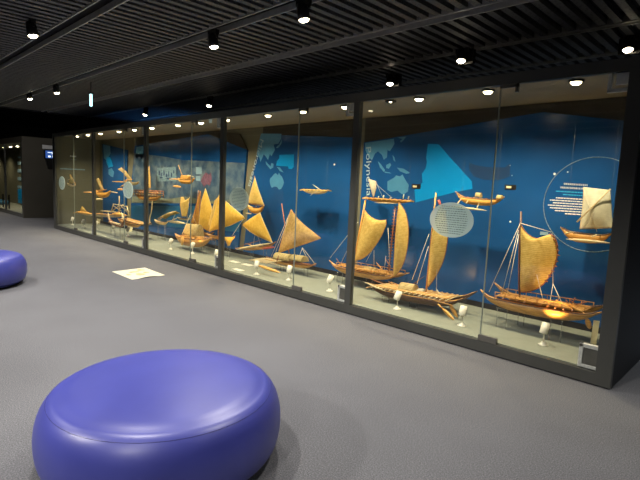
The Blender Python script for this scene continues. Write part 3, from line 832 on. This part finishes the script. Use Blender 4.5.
c.blade((438,304), (443,309), (454,320), .045, -.1); c.blade((445,299), (450,305), (457.5,317.5), .05, -.0)
c.stand((.22, .52), .10, -.0)

# 5 twin sailed canoe behind the mullion ---------------------------------------------
c = Canoe('light brown canoe with two sails and a ladder-like mast, standing behind the widest mullion', 5.0, (329,266), (398,279), .10, .07, .07, .03, 'wood', ea=.2)
c.hull2(.24, .01, 'wood', .05, .03, (.1, 1.0)); c.deck(0, .24, .12, .95, .03, 'wood', True); c.beams(13, -.08, .3, .12, .95, .006, 'wood', dz=.03)
c.pole((365.5,200), (352.5,268), .011, 'woodorange', dy=.06)
c.sail([(365,210.5),(359.5,235),(354.5,260)], [(365,210.5),(369,216),(375,219.6),(382,221),(388,219),(383,233),(376,245),(368,255),(361,259.5),(354.7,260.5)], 'sail', .06, .06, sparmat='wood')
c.sail([(398.8,202.5),(396,222),(393,277)], [(398.8,202.5),(405.5,211),(408.8,226),(408.2,244),(404.4,262),(399,272),(393.5,277.5)], 'sail', .07, -.02, sparmat='woodred')
p0, p1 = c.P(395.5, 207, .1), c.P(388.5, 272, .1)
b = MB().tube([p0, p1], .009, 8)
for k in range(22):
    q = p0.lerp(p1, k/21); b.tube([q+Vector((-.03, 0, 0)), q+Vector((.03, 0, .004))], .005, 5)
b.build('ladder_mast', 'woodred', c.t)
c.hut((364,270.5), (376,272.8), .07, .13, .1, gable=True)
c.ropes([((358,222),(330,258)),((356,232),(341,263)),((386,224),(366,262)),((374,250),(374,268)),((388,228),(390,268)),((386,256),(384,272))], .0028, dy=.06)
c.log((385,258), (391,268), .0, .006, 'woodred', 'boom'); c.log((336,258), (341,265), .0, .006, 'woodred', 'boom'); c.log((376,262), (384,272), -.03, .006, 'wood', 'boom')
c.stand((.18, .62), .10)

# 6 flat hanging boat with tiny sail ----------------------------------------------------
c = Canoe('hanging flat raft-like boat with a tiny curved sail below the word Polynesia', 5.1, (364,198.5), (413,202), .12, .035, .006, .006, 'wood', name='boat_model', cat='model boat')
c.beams(10, -.075, .075, .05, .95, .009, 'woodorange', dz=.004); c.deck(-.05, .05, .02, .98, .0, 'woodorange', False)
c.sail([(368.6,179),(370.5,187),(372.8,196.5)], [(375.8,181),(376,188),(373.8,196.5)], 'sailpale', .02, 0, smooth=False, r=.004)
c.pole((372,180), (373.4,198.5), .004); c.log((374,202.6), (396,203.5), -.12, .007, 'woodpale')
b = MB()
for (u, v, h) in ((378,197,.03),(383,197.5,.05),(390,198,.025),(403,197.5,.06),(408,198,.04)):
    p = c.P(u, v+1.5); b.tube([p, p+Vector((.01, 0, h))], .008, 6)
b.build('crew_figure', 'sailpale', c.t)
c.ropes([((376,184),(392,198)),((376,182),(383,198))], .002)
c.wires((.1, .9))

# 7 brown triangular sail, two domes ---------------------------------------------------
c = Canoe('canoe with mottled brown triangular sail and two domed straw huts, right of the orange float', 4.92, (266,258.5), (316,267), .10, .06, .02, .04, 'wood', ea=.2, eb=.2)
c.sail([(291,209.5),(285,228),(278.4,252.5)], [(291,209.5),(297,218),(304,225),(321,238.3),(300,245.5),(278.6,252.8)], 'sailtan', .04, .03, sparmat='wood', smooth=False)
c.pole((281.7,203.5), (290.5,262), .008, 'woodred', dy=.06)
c.hut((276.5,258.8), (291.5,261), .105, .17, .02, 'thatch'); c.hut((293,260), (305,262), .09, .17, .05, 'thatch')
c.ropes([((289.4,214),(270.5,258)),((288,220),(273,259)),((302.5,247.7),(315,264)),((302.5,247.7),(298,260)),((302,248),(309,262))], .003)
c.log((256.7,265), (280.5,272.8), -.42, .022, 'woodorange')
c.beams(8, -.40, .08, .06, .42, .006, 'woodpale', dz=.012); c.log((263,261), (288,268), -.2, .006, 'woodpale', 'rail')
c.log((264,259), (275,261), -.3, .006, 'wood', 'rail'); c.deck(-.04, .06, .1, .95, .012, 'woodred', False)
c.log((279,255), (276,264), -.15, .009, 'woodred', 'post'); c.stand((.35, .82), .08)

# 8 golden sail -----------------------------------------------------------------------------
c = Canoe('canoe with tilted golden diamond sail behind the orange float', 5.12, (240,249), (276,245), .09, .05, .01, .05, 'wood')
c.sail([(259.8,212.7),(250,219),(242.3,224.7),(249,231),(257,236),(272.3,242.5)], [(259.8,212.7),(263.5,222),(268,232),(272.3,242.5)], 'sailgold', .03, -.05, sparmat='woodpale', smooth=False)
c.log((236,249.5), (271.5,243), -.25, .018, 'woodpale'); c.beams(6, -.24, .06, .2, .85, .006, 'wood', dz=.012)
c.log((245,243), (264,250), -.1, .008, 'wood', 'boom'); c.log((239,246), (262,240), .05, .008, 'woodred', 'boom')
c.log((262,249), (275,247), -.05, .018, 'redpaint', 'painted_strake'); c.ropes([((255,235),(253,246)),((258,237),(261,246))], .003)
c.stand((.35, .72), .08)

# 9 hanging triangular-sail boat --------------------------------------------------------------
c = Canoe('small hanging orange boat with straight-sided triangular sail, beside the oval decal left of the map', 5.15, (247.5,207), (264,208.5), .10, .10, .02, .03, 'woodorange', name='boat_model', cat='model boat')
c.sail([(254.7,177.5),(251,190),(248,203)], [(254.7,177.5),(258.5,190),(264,205.5)], 'sail', .03, 0, smooth=False, sparmat='woodpale')
c.pole((254.7,176), (256,207), .006); c.log((248,203.5), (264,206.5), -.03, .012, 'wooddark', 'boom')
c.log((245.5,213), (252,214), -.2, .010, 'woodpale'); c.wires((.1, .9))

# 10 hanging yellow raft
c = Canoe('hanging pale yellow raft with crossed poles in the upper right of the fourth bay', 5.1, (302.5,190.5), (329,191.5), .12, .045, .01, .01, 'woodpale', name='raft_model', cat='model raft')
c.beams(8, -.08, .08, .05, .95, .009, 'sail', dz=.006, name='crossbeam'); c.deck(-.05, .05, .02, .98, .002, 'woodpale', False)
c.log((310,196), (319,188), -.05, .006, 'woodpale', 'pole'); c.log((312,184), (322,191), .02, .006, 'woodpale', 'pole'); c.wires((.1, .9))

# 11 broad golden sail at the middle mullion
c = Canoe('yellow canoe with broad golden triangular sail crossing behind the middle mullion', 4.95, (206,234.5), (235,239), .09, .06, .01, .04, 'woodorange', ea=.2)
c.sail([(219,194.6),(214,212),(208.7,231)], [(219,194.6),(224.7,200.5),(245.3,218.2),(229,226),(209,231.4)], 'sailgold', .04, .0, sparmat='woodpale', smooth=False)
c.sail([(214.6,200.5),(211.5,212),(208,226)], [(218,197),(216,212),(212,227)], 'sail', .02, .06, sparmat='woodpale', smooth=False, r=.004)
c.pole((219.5,196), (218,236), .007); c.ropes([((244,218),(232,236))], .003)
c.sail([(223.6,237),(226,241.5),(227.6,246)], [(235,237),(231.5,241.5),(229.2,246)], 'sailgold', .02, -.12, (0, 0), smooth=False)
c.stand((.4, .8), .08)

# 12 tall golden sail and orange jib
c = Canoe('boat with tall slim golden sail and a narrow orange sail, left of the middle mullion', 5.08, (192,231), (214,234), .10, .06, .02, .02, 'wood', name='boat_model', cat='model boat')
c.sail([(205.4,188.7),(200.5,203),(198.8,226)], [(205.4,188.7),(208.7,198),(212.5,211),(212.3,222),(208,231)], 'sailgold', .04, 0, sparmat='woodpale')
c.sail([(200,191.5),(196,205),(191,223)], [(200.3,191.5),(199.5,205),(198.6,226)], 'sailorange', .02, .05, sparmat='woodred', smooth=False)
c.pole((198.6,190.5), (193.5,228), .006, 'woodred'); c.pole((200.6,191), (200.3,230), .006, 'woodred'); c.stand((.5,), .08)

# 13 glowing bow and arched hut
c = Canoe('wide-hulled canoe with arched straw hut and an orange disc on its bow, third bay', 4.82, (175,237), (211,241), .16, .15, .04, .02, 'wood', ea=.2)
p0 = c.P(188.5, 238, .1); p1 = c.P(198.5, 239.5, .1)
c.hut((187.5,237), (200,238.5), .27, .18, .12, 'thatch')
d0_ = c.P(182.5, 241, -.14)
MB().lathe([(.002, .0), (.085, 0), (.09, .006), (.085, .014), (.002, .018)], d0_, axis=(-.25, -1, .1), n=28).build('bow_disc', 'woodorange', c.t)
c.beams(8, -.12, .14, .2, .95, .007, 'wood', dz=.01); c.deck(-.05, .06, .15, .95, .01, 'wood', True)
c.ropes([((191,213),(181.5,236))], .006, 'rope', 0, .0); c.ropes([((191,213),(199,229))], .002)
c.pole((191,209), (191,238), .005, 'woodpale');
c.stand((.5, .85), .08)

# 14 cream twin hulls with curved roof
c = Canoe('pale cream twin-hulled boat with a raised curved roof, left half of the third bay', 5.1, (154.5,221), (168,223), .10, .06, .03, .02, 'woodpale', name='boat_model', cat='model boat')
c.log((167,221), (186,223.5), .0, .03, 'woodpale', 'hull')
rf = MB(); rings = []
for i in range(9):
    t = i/8; p = c.P(161.5+14.5*t, 217.5-5.5*t-1.2*math.sin(PI*t))
    rings.append([p+Vector((0, -.09, -.02)), p+Vector((0, 0, .02)), p+Vector((0, .09, -.02)), p+Vector((0, .09, -.035)), p+Vector((0, 0, .005)), p+Vector((0, -.09, -.035))])
rf.loft(rings).build('curved_roof', 'thatch', c.t)
c.log((158,220), (164,217), 0, .008, 'woodpale', 'strut'); c.log((172,221), (176,213), 0, .008, 'woodpale', 'strut'); c.log((169,222), (178,217.5), -.06, .01, 'woodpale', 'boom')
c.stand((.3, .8), .05)

# 15 cream tall sail behind
c = Canoe('small canoe with tall pale leaf-shaped sail hanging below the mural', 5.22, (177,218), (191,219), .08, .04, .02, .02, 'woodpale')
c.sail([(181,197),(180,205),(182,216.5)], [(183,197),(186.5,203),(189,198),(188.5,207),(186,216.5)], 'sail', .03, 0, smooth=False)
c.pole((189.5,197), (187,219), .005, 'woodpale'); c.wires((.2, .8))

# 16 orange hanging canoe with mast
c = Canoe('hanging bright orange canoe with leaning bare mast before the mural', 5.1, (178,180), (194.5,180.5), .11, .075, .03, .03, 'woodorange')
c.pole((178.3,165), (184,180), .006, 'wood'); c.log((172.8,186), (181.2,187), -.25, .022, 'woodorange')
c.beams(4, -.25, .03, .15, .8, .008, 'woodorange', dz=.01); c.hut((182,179.5), (190,180), .09, .09, 0, 'sailorange')
c.log((187,175), (194,177), 0, .012, 'woodpale', 'boom'); c.wires((.15, .85))

# 17 decked vessel with upright sail across the second mullion
c = Canoe('wooden vessel with two open decks and an upright sail behind the second mullion from left', 5.15, (136.5,196), (160.5,198), .16, .09, .02, .02, 'wood', name='vessel_model', cat='model vessel')
b = MB()
p0, p1 = c.P(136.5, 190), c.P(160, 191.2)
for y in (-.08, .08):
    b.tube([p0+Vector((0, y, 0)), p1+Vector((0, y, 0))], .012, 6)
    for k in range(10):
        q = p0.lerp(p1, k/9)+Vector((0, y, 0)); b.tube([q, q+Vector((0, 0, -.15))], .008, 5)
b.build('deck_frame', 'woodred', c.t)
c.deck(-.08, .08, .02, .98, .10, 'woodorange', False); c.beams(8, -.1, .1, .05, .95, .01, 'woodpale', dz=.05)
c.sail([(147.4,166),(146.8,176),(146.8,188)], [(149,166),(150.2,176),(150.4,188)], 'sail', .03, 0, smooth=False); c.wires((.1, .9))

# 18 hanging canoe with tilted plank sail
c = Canoe('hanging canoe with a tilted board-like sail, behind the oval decal of the second bay', 5.0, (124,182), (139,183), .12, .06, .03, .02, 'woodpale')
c.sail([(118,169),(123.5,173),(128.6,180)], [(121.2,167.6),(126,171.5),(130.6,178.3)], 'thatch', .02, 0, smooth=False, sparmat='wood')
c.log((117.2,189.3), (124,189.6), -.3, .026, 'woodorange'); c.beams(3, -.3, .03, .05, .6, .01, 'wood', dz=.0)
c.log((123,180.5), (134,179), 0, .012, 'wood', 'boom'); c.log((120,187), (127,184), -.1, .02, 'woodorange', 'boom'); c.wires((.2, .8))

# 19 hanging canoe right of the leftmost mullion
c = Canoe('hanging yellow canoe with a leaning board sail just right of the leftmost mullion', 5.0, (95.5,192.5), (110.5,193), .14, .13, .03, .03, 'woodorange')
c.sail([(96.6,179),(98.6,185),(101.6,191)], [(98.6,178),(101,184),(103.6,189.8)], 'thatch', .02, 0, smooth=False, sparmat='wood')
c.log((92.8,199.2), (103,199.4), -.3, .025, 'woodpale'); c.beams(4, -.32, .03, .05, .7, .012, 'wood', dz=.0)
c.log((110,191.5), (118,193), 0, .012, 'woodpale', 'boom'); c.log((96,191), (107,189.5), 0, .014, 'wood', 'boom'); c.wires((.2, .8))

# 20 long outrigger across the leftmost mullion
c = Canoe('very long slender canoe with framework cabin, crossing behind the leftmost mullion', 4.52, (76,213), (129,216.5), .10, .05, .02, .02, 'woodpale')
c.log((76,212), (92,214), -.1, .035, 'woodorange', 'outrigger_float'); c.log((112,213.5), (127,215.5), -.05, .04, 'woodorange', 'platform_log')
b = MB()
for (a, e) in (((111,212),(113.5,204)),((113.5,204),(127,206.5)),((127,206.5),(129,216)),((119,203),(119.5,214)),((111,212),(120,205)),((120,205),(128,213)),((113,205.5),(121,211)),((123,204.5),(118,212)),((124,208),(129,212)),((119.2,196),(119.4,206))):
    for dy in (0, .12): b.tube([c.P(*a, dy), c.P(*e, dy)], .011, 6)
b.build('cabin_frame', 'woodpale', c.t)
c.sail([(81.8,206.5),(81,208),(80,212)], [(82.4,206.5),(84.5,209),(87,212.5)], 'sail', .02, 0, smooth=False, r=.004)
c.log((100,210.8), (118,212), .1, .014, 'woodpale', 'boom'); c.beams(8, -.12, .1, .05, .7, .009, 'wood', dz=.01); c.stand((.2, .7), .06)

# 21 red curved canoe
c = Canoe('reddish crescent-shaped canoe with upturned ends, below the long slender canoe', 4.38, (107.5,221), (126,226.5), .10, .06, .14, .16, 'woodred', ea=.3, eb=.3)
c.beams(8, -.06, .06, .2, .8, .01, 'woodpale', dz=.0); c.log((108,212.5), (109.5,221), 0, .02, 'woodpale', 'prow_ornament'); c.log((121,212), (125,222), 0, .02, 'woodpale', 'stern_ornament')
c.stand((.4, .7), .05)

# 22 twin hull with tall stern
c = Canoe('dark twin-hulled canoe with tall curved stern post, behind the second mullion from left', 4.9, (127,219), (152,225.5), .10, .07, .02, .05, 'wooddark')
c.hull2(-.22, -.02, 'woodorange', .02, .06, (0, 1.0)); c.beams(9, -.26, .04, .08, .92, .01, 'wood', dz=.02); c.deck(-.2, .0, .05, .95, .02, 'woodpale', False)
b = MB().tube(smooth_poly([c.P(150, 224), c.P(149.3, 219), c.P(151.6, 211), c.P(152.4, 201)]), .016, 8, .010); b.build('stern_post', 'woodpale', c.t)
c.stand((.4, .85), .05)

# 23 tiny hanging sailing model, first bay
c = Canoe('tiny pale hanging sailing boat alone in the far left bay', 4.40, (67.5,184), (75.5,185.5), .08, .05, .02, .02, 'woodpale', name='boat_model', cat='model boat')
c.sail([(69.6,174.5),(70,179),(69,183)], [(70.4,174.5),(73.5,180),(75.6,184)], 'thatch', .02, 0, smooth=False, r=.006); c.wires((.2, .8))
c.log((68,180), (73,178), 0, .01, 'woodpale', 'boom')

# ------------------------------------------------------------------ round violet ottomans
def ottoman(cx, cy, label):
    R_, H = .63, .45
    t = thing('ottoman', label, 'ottoman', (cx, cy, 0), 'round violet leather ottomans')
    MB().lathe([(.02, 0), (R_*.86, 0), (R_*.88, .03), (.02, .03)], (cx, cy, 0), n=64).build('base', 'void', t)
    prof = [(R_*.86, .018)]
    prof += [(R_*(.93+.07*math.sin(a)), .055+.14*(1-math.cos(a))/1) for a in [PI/2*k/8 for k in range(9)]]
    # shoulder
    for k in range(1, 15):
        a = PI/2*k/14
        prof.append((R_*(1-.17*(1-math.cos(a))), .195+.195*math.sin(a)**1.0))
    for rr_, z in ((.80, .399), (.72, .408), (.6, .416), (.45, .422), (.3, .426), (.15, .428), (.01, .4285)): prof.append((R_*rr_, z))
    MB().lathe(prof, (cx, cy, 0), n=96).build('cushion', 'leather', t)
    sr = R_*.908; n = 96; zz = .195+.195*math.sin(math.acos(1-.092/.17))
    MB().tube([(cx+sr*math.cos(2*PI*k/n), cy+sr*math.sin(2*PI*k/n), zz) for k in range(n+1)], .0011, 6).build('seam', 'seam', t)
ottoman(-2.325, 1.225, 'round violet leather ottoman in the near foreground, seen almost whole')
ottoman(-7.52, 1.22, 'round violet leather ottoman cut off by the left edge of the view')

# ------------------------------------------------------------------ printed sheet on the carpet
q = [atz(112, 271.5, .004), atz(132, 279.5, .004), atz(165, 275, .004), atz(145, 267.5, .004)]
sh = thing('floor_sheet', 'cream printed sheet lying on the carpet in front of the case', 'sheet', ((q[0]+q[2])/2).to_tuple()[:2]+(0,))
b = MB(); n = 10; vs = []
for j in range(n+1):
    for i in range(n+1):
        s_, t_ = i/n, j/n
        p = (q[0].lerp(q[3], s_)).lerp(q[1].lerp(q[2], s_), t_)
        p.z = .003+.018*max(0, t_-.75)*4*max(0, math.sin(PI*(s_*1.6-.3)))*.8
        vs.append(p)
vs2 = [p-Vector((0, 0, .002)) for p in vs]; m_ = n+1; fs = []
for j in range(n):
    for i in range(n):
        a = j*m_+i; fs.append((a, a+m_, a+m_+1, a+1)); o_ = m_*m_; fs.append((o_+a, o_+a+1, o_+a+m_+1, o_+a+m_))
for i in range(n):
    o_ = m_*m_
    for a, c_ in ((i, i+1), (n*m_+i+1, n*m_+i), ((i+1)*m_, i*m_), (i*m_+n, (i+1)*m_+n)): fs.append((a, c_, o_+c_, o_+a))
b.add(vs+vs2, fs, False).build('sheet', 'paper', sh)
for (s0, t0, s1, t1) in ((.3,.25,.62,.4),(.62,.12,.85,.3),(.35,.5,.6,.75),(.62,.45,.8,.6),(.12,.45,.26,.6)):
    pr_ = []
    for k in range(14):
        a = 2*PI*k/14; ss = (s0+s1)/2+(s1-s0)/2*math.cos(a); tt = (t0+t1)/2+(t1-t0)/2*math.sin(a)*(1+.3*math.sin(3*a))
        p = (q[0].lerp(q[3], ss)).lerp(q[1].lerp(q[2], ss), tt); pr_.append((p.x, p.y, .0036))
    MB().add(pr_+[(x, y, .0044) for x, y, _ in pr_], [tuple(range(13, -1, -1)), tuple(range(14, 28))]+[(k, (k+1) % 14, 14+(k+1) % 14, 14+k) for k in range(14)]).build('printed_motif', 'paperprint', sh)

# ------------------------------------------------------------------ second case, far left
X2R, X2L, Y2, H2 = -17.7, -27.5, 4.34, 2.61
c2 = thing('display_case', 'distant dark display case at the far left with small lit bays', 'display case', ((X2R+X2L)/2, 4.9, 0))
def part2(b, n, m, **k): return b.build(n, m, c2, **k)
part2(MB().box((X2R-.05, Y2, 0), (X2R, Y2+1.5, H2)), 'end_panel', 'olive_dark')
part2(MB().box((X2L, Y2, 0), (X2R-.051, Y2+.05, .12)), 'plinth', 'frame'); part2(MB().box((X2L, Y2, 2.42), (X2R-.051, Y2+.05, H2)), 'top_beam', 'olive_dark')
part2(MB().box((X2L, Y2+.05, 2.42), (X2R-.051, Y2+1.4, H2)), 'roof', 'olive_dark'); part2(MB().box((X2L, Y2+1.2, .0), (X2R-.051, Y2+1.3, 2.42)), 'back_board', 'olive')
part2(MB().box((X2L, Y2+.05, .0), (X2R-.051, Y2+1.2, .12)), 'platform', 'deck')
for x in (X2R-.11, -20.0, -22.4, -24.9): part2(MB().box((x-.06, Y2+.001, .12), (x+.05, Y2+.05, 2.42)), 'stile', 'frame')
for a, b_ in ((-22.34,-20.06),(-19.94,-17.88)): part2(MB().box((a, Y2+.02, .12), (b_, Y2+.03, 2.42)), 'glass_pane', 'glass')
rp = part2(MB().box((-18.0, Y2+.35, .2), (-17.96, Y2+1.19, 1.1)), 'graphic_panel', 'cyan')
def at_x(u, v, X):
    r = RW @ _ray0(u, v); t = X/r.x; return CAM + r*t
for v in (157,161,167.5,170.5,177,179.5,187.5,191):
    p = at_x(20.5, v, -17.9); q_ = at_x(20.5, v+2.2, -17.9)
# rows of small pictures on the back board of the distant case
for (v, h) in ((156.5,1.6),(161.5,3),(169,3.6),(177,3.5),(185.5,3.2)):
    p = at(17.7, v, Y2+1.16); q_ = at(21.8, v+h, Y2+1.16)
    part2(MB().box((p.x, Y2+1.15, q_.z), (q_.x, Y2+1.19, p.z)), 'small_picture', 'paleprint')
p = at(19, 189, Y2+1.1); q_ = at(22.6, 204, Y2+1.1)
part2(MB().box((p.x, Y2+1.05, .2), (q_.x, Y2+1.14, p.z)), 'blue_label_board', 'cyan')
for k, (u, v, h) in enumerate(((3,204,8),(11.5,206,10),(15.5,207,8),(20,208.5,10))):
    p = atz(u, v, .12); p.y = max(p.y, Y2+.1)
    tag(MB().box((p.x-.03, Y2+.2, .121), (p.x+.03, Y2+.24, .62)).build('exhibit_post', 'blackmetal'), ['first','second','third','fourth'][k]+' thin black post from the left inside the distant case', 'post', 'posts in the distant case')
for k, (u, v) in enumerate(((2.5,203),(8,204.5))):
    p = atz(u, v, .12)
    tag(MB().lathe([(.02, 0), (.16, .01), (.20, .10), (.14, .16), (.02, .17)], (p.x, Y2+.6, .121), n=16).build('exhibit_bowl', 'map'), ('left' if k == 0 else 'right')+' small blue-white exhibit bowl in the distant case', 'bowl', 'bowls in the distant case')
for k, (u, v) in enumerate(((4,144),(10.5,143.8),(17.3,143.3))):
    p = at(u, v, Y2+.45); p.z = 2.419
    t = thing('case_lamp', ['leftmost','middle','rightmost'][k]+' round lamp in the ceiling of the distant case', 'lamp', p, 'lamps in the distant case')
    MB().lathe([(.055, 0), (.07, -.005), (.07, -.03), (.055, -.03)], p, n=16).build('lamp_rim', 'blackmetal', t)
    MB().lathe([(.002, -.01), (.05, -.012), (.045, -.05), (.002, -.06)], p, n=16).build('bulb', 'caselamp', t)
    l = light('SPOT', 'case_or_fill_spot', (p.x, p.y, 2.34), 55, CW, spot_size=math.radians(125), spot_blend=.9, shadow_soft_size=.04); aim(l, (p.x, p.y+.3, 0))

for x in (-22.5, -24.5, -26.5):  # added spots without fixtures, brighten the rest of the distant case
    l = light('SPOT', 'case_or_fill_spot', (x, 4.8, 2.34), 60, CW, spot_size=math.radians(125), spot_blend=.9, shadow_soft_size=.04); aim(l, (x, 5.2, 0))
# monitor and sign on its end panel
a = at_x(44.6, 150.5, X2R); b_ = at_x(52.5, 158, X2R)
y0, y1, z1, z0 = a.y, a.y+.62, a.z-.0, at_x(46, 158, X2R).z
t = thing('wall_monitor', 'small wall monitor with blue and white screen on the side of the distant case', 'monitor', (X2R, (y0+y1)/2, z0))
MB().box((X2R+.001, y0-.03, z0-.03), (X2R+.09, y1+.03, z1+.03)).build('housing', 'blackmetal', t)
sc_ = MB().box((X2R+.0901, y0, z0), (X2R+.094, y1, z1)).build('screen', 'screen', t)
for (fy, fz, wy, hz) in ((.12,.12,.12,.22),(.32,.1,.14,.3),(.55,.12,.1,.25),(.3,.55,.12,.3),(.6,.5,.16,.3),(.1,.72,.5,.08)):
    yy, zz = y0+(y1-y0)*fy, z0+(z1-z0)*fz
    MB().box((X2R+.0941, yy, zz), (X2R+.096, yy+(y1-y0)*wy, zz+(z1-z0)*hz)).build('screen_image', 'screenwhite', t)
MB().add([(X2R+.001,y0,z0-.03),(X2R+.001,y1,z0-.03),(X2R+.001,y1-.08,z0-.36),(X2R+.001,y0+.08,z0-.36),(X2R+.085,y0,z0-.03),(X2R+.085,y1,z0-.03),(X2R+.03,y1-.08,z0-.36),(X2R+.03,y0+.08,z0-.36)],
   [(0,3,2,1),(4,5,6,7),(0,1,5,4),(1,2,6,5),(2,3,7,6),(3,0,4,7)]).build('bracket', 'blackmetal', t)
za = at_x(43, 146.3, X2R).z; zb = at_x(43, 150, X2R).z; ya = at_x(42.3, 148, X2R).y
t = thing('wall_sign', 'cream sign with a red mark above the wall monitor', 'sign', (X2R, ya+.3, zb))
MB().box((X2R+.001, ya, zb+.045), (X2R+.02, ya+.62, za+.045)).build('sign_board', 'white', t)
MB().box((X2R+.0201, ya+.34, zb+.09), (X2R+.022, ya+.5, za-.01)).build('red_mark', 'redpaint', t)

# hanging guidance sign seen almost edge on
p = atz(91, 100.5, 2.70); rv = (RW @ _ray0(91, 100.5)).normalized()
t = thing('hanging_sign', 'narrow glowing pale cyan sign hanging under the ceiling at the far left', 'sign', (p.x, p.y, 2.61))
MB().box((p.x-.02, p.y-.014, 2.61), (p.x+.02, p.y+.014, 2.80)).build('sign_body', 'signglow', t)
MB().box((p.x-.045, p.y-.028, 2.80), (p.x+.045, p.y+.028, 2.83)).tube([(p.x, p.y, 2.83), (p.x, p.y, ZC)], .008, 6).build('hanger', 'blackmetal', t)

# ------------------------------------------------------------------ world and view
w = bpy.data.worlds.new('world'); scene.world = w; w.use_nodes = True
w.node_tree.nodes['Background'].inputs[0].default_value = (.5, .6, .8, 1); w.node_tree.nodes['Background'].inputs[1].default_value = .02
vs_ = scene.view_settings; vs_.view_transform = 'Standard'; vs_.look = 'None'; vs_.exposure = 0; vs_.gamma = 1; vs_.use_curve_mapping = False
scene.cycles.max_bounces = 8; scene.cycles.transparent_max_bounces = 16; scene.cycles.use_denoising = True
scene.cycles.sample_clamp_indirect = 3
for o in scene.objects:
    if '_o' in o: del o['_o']
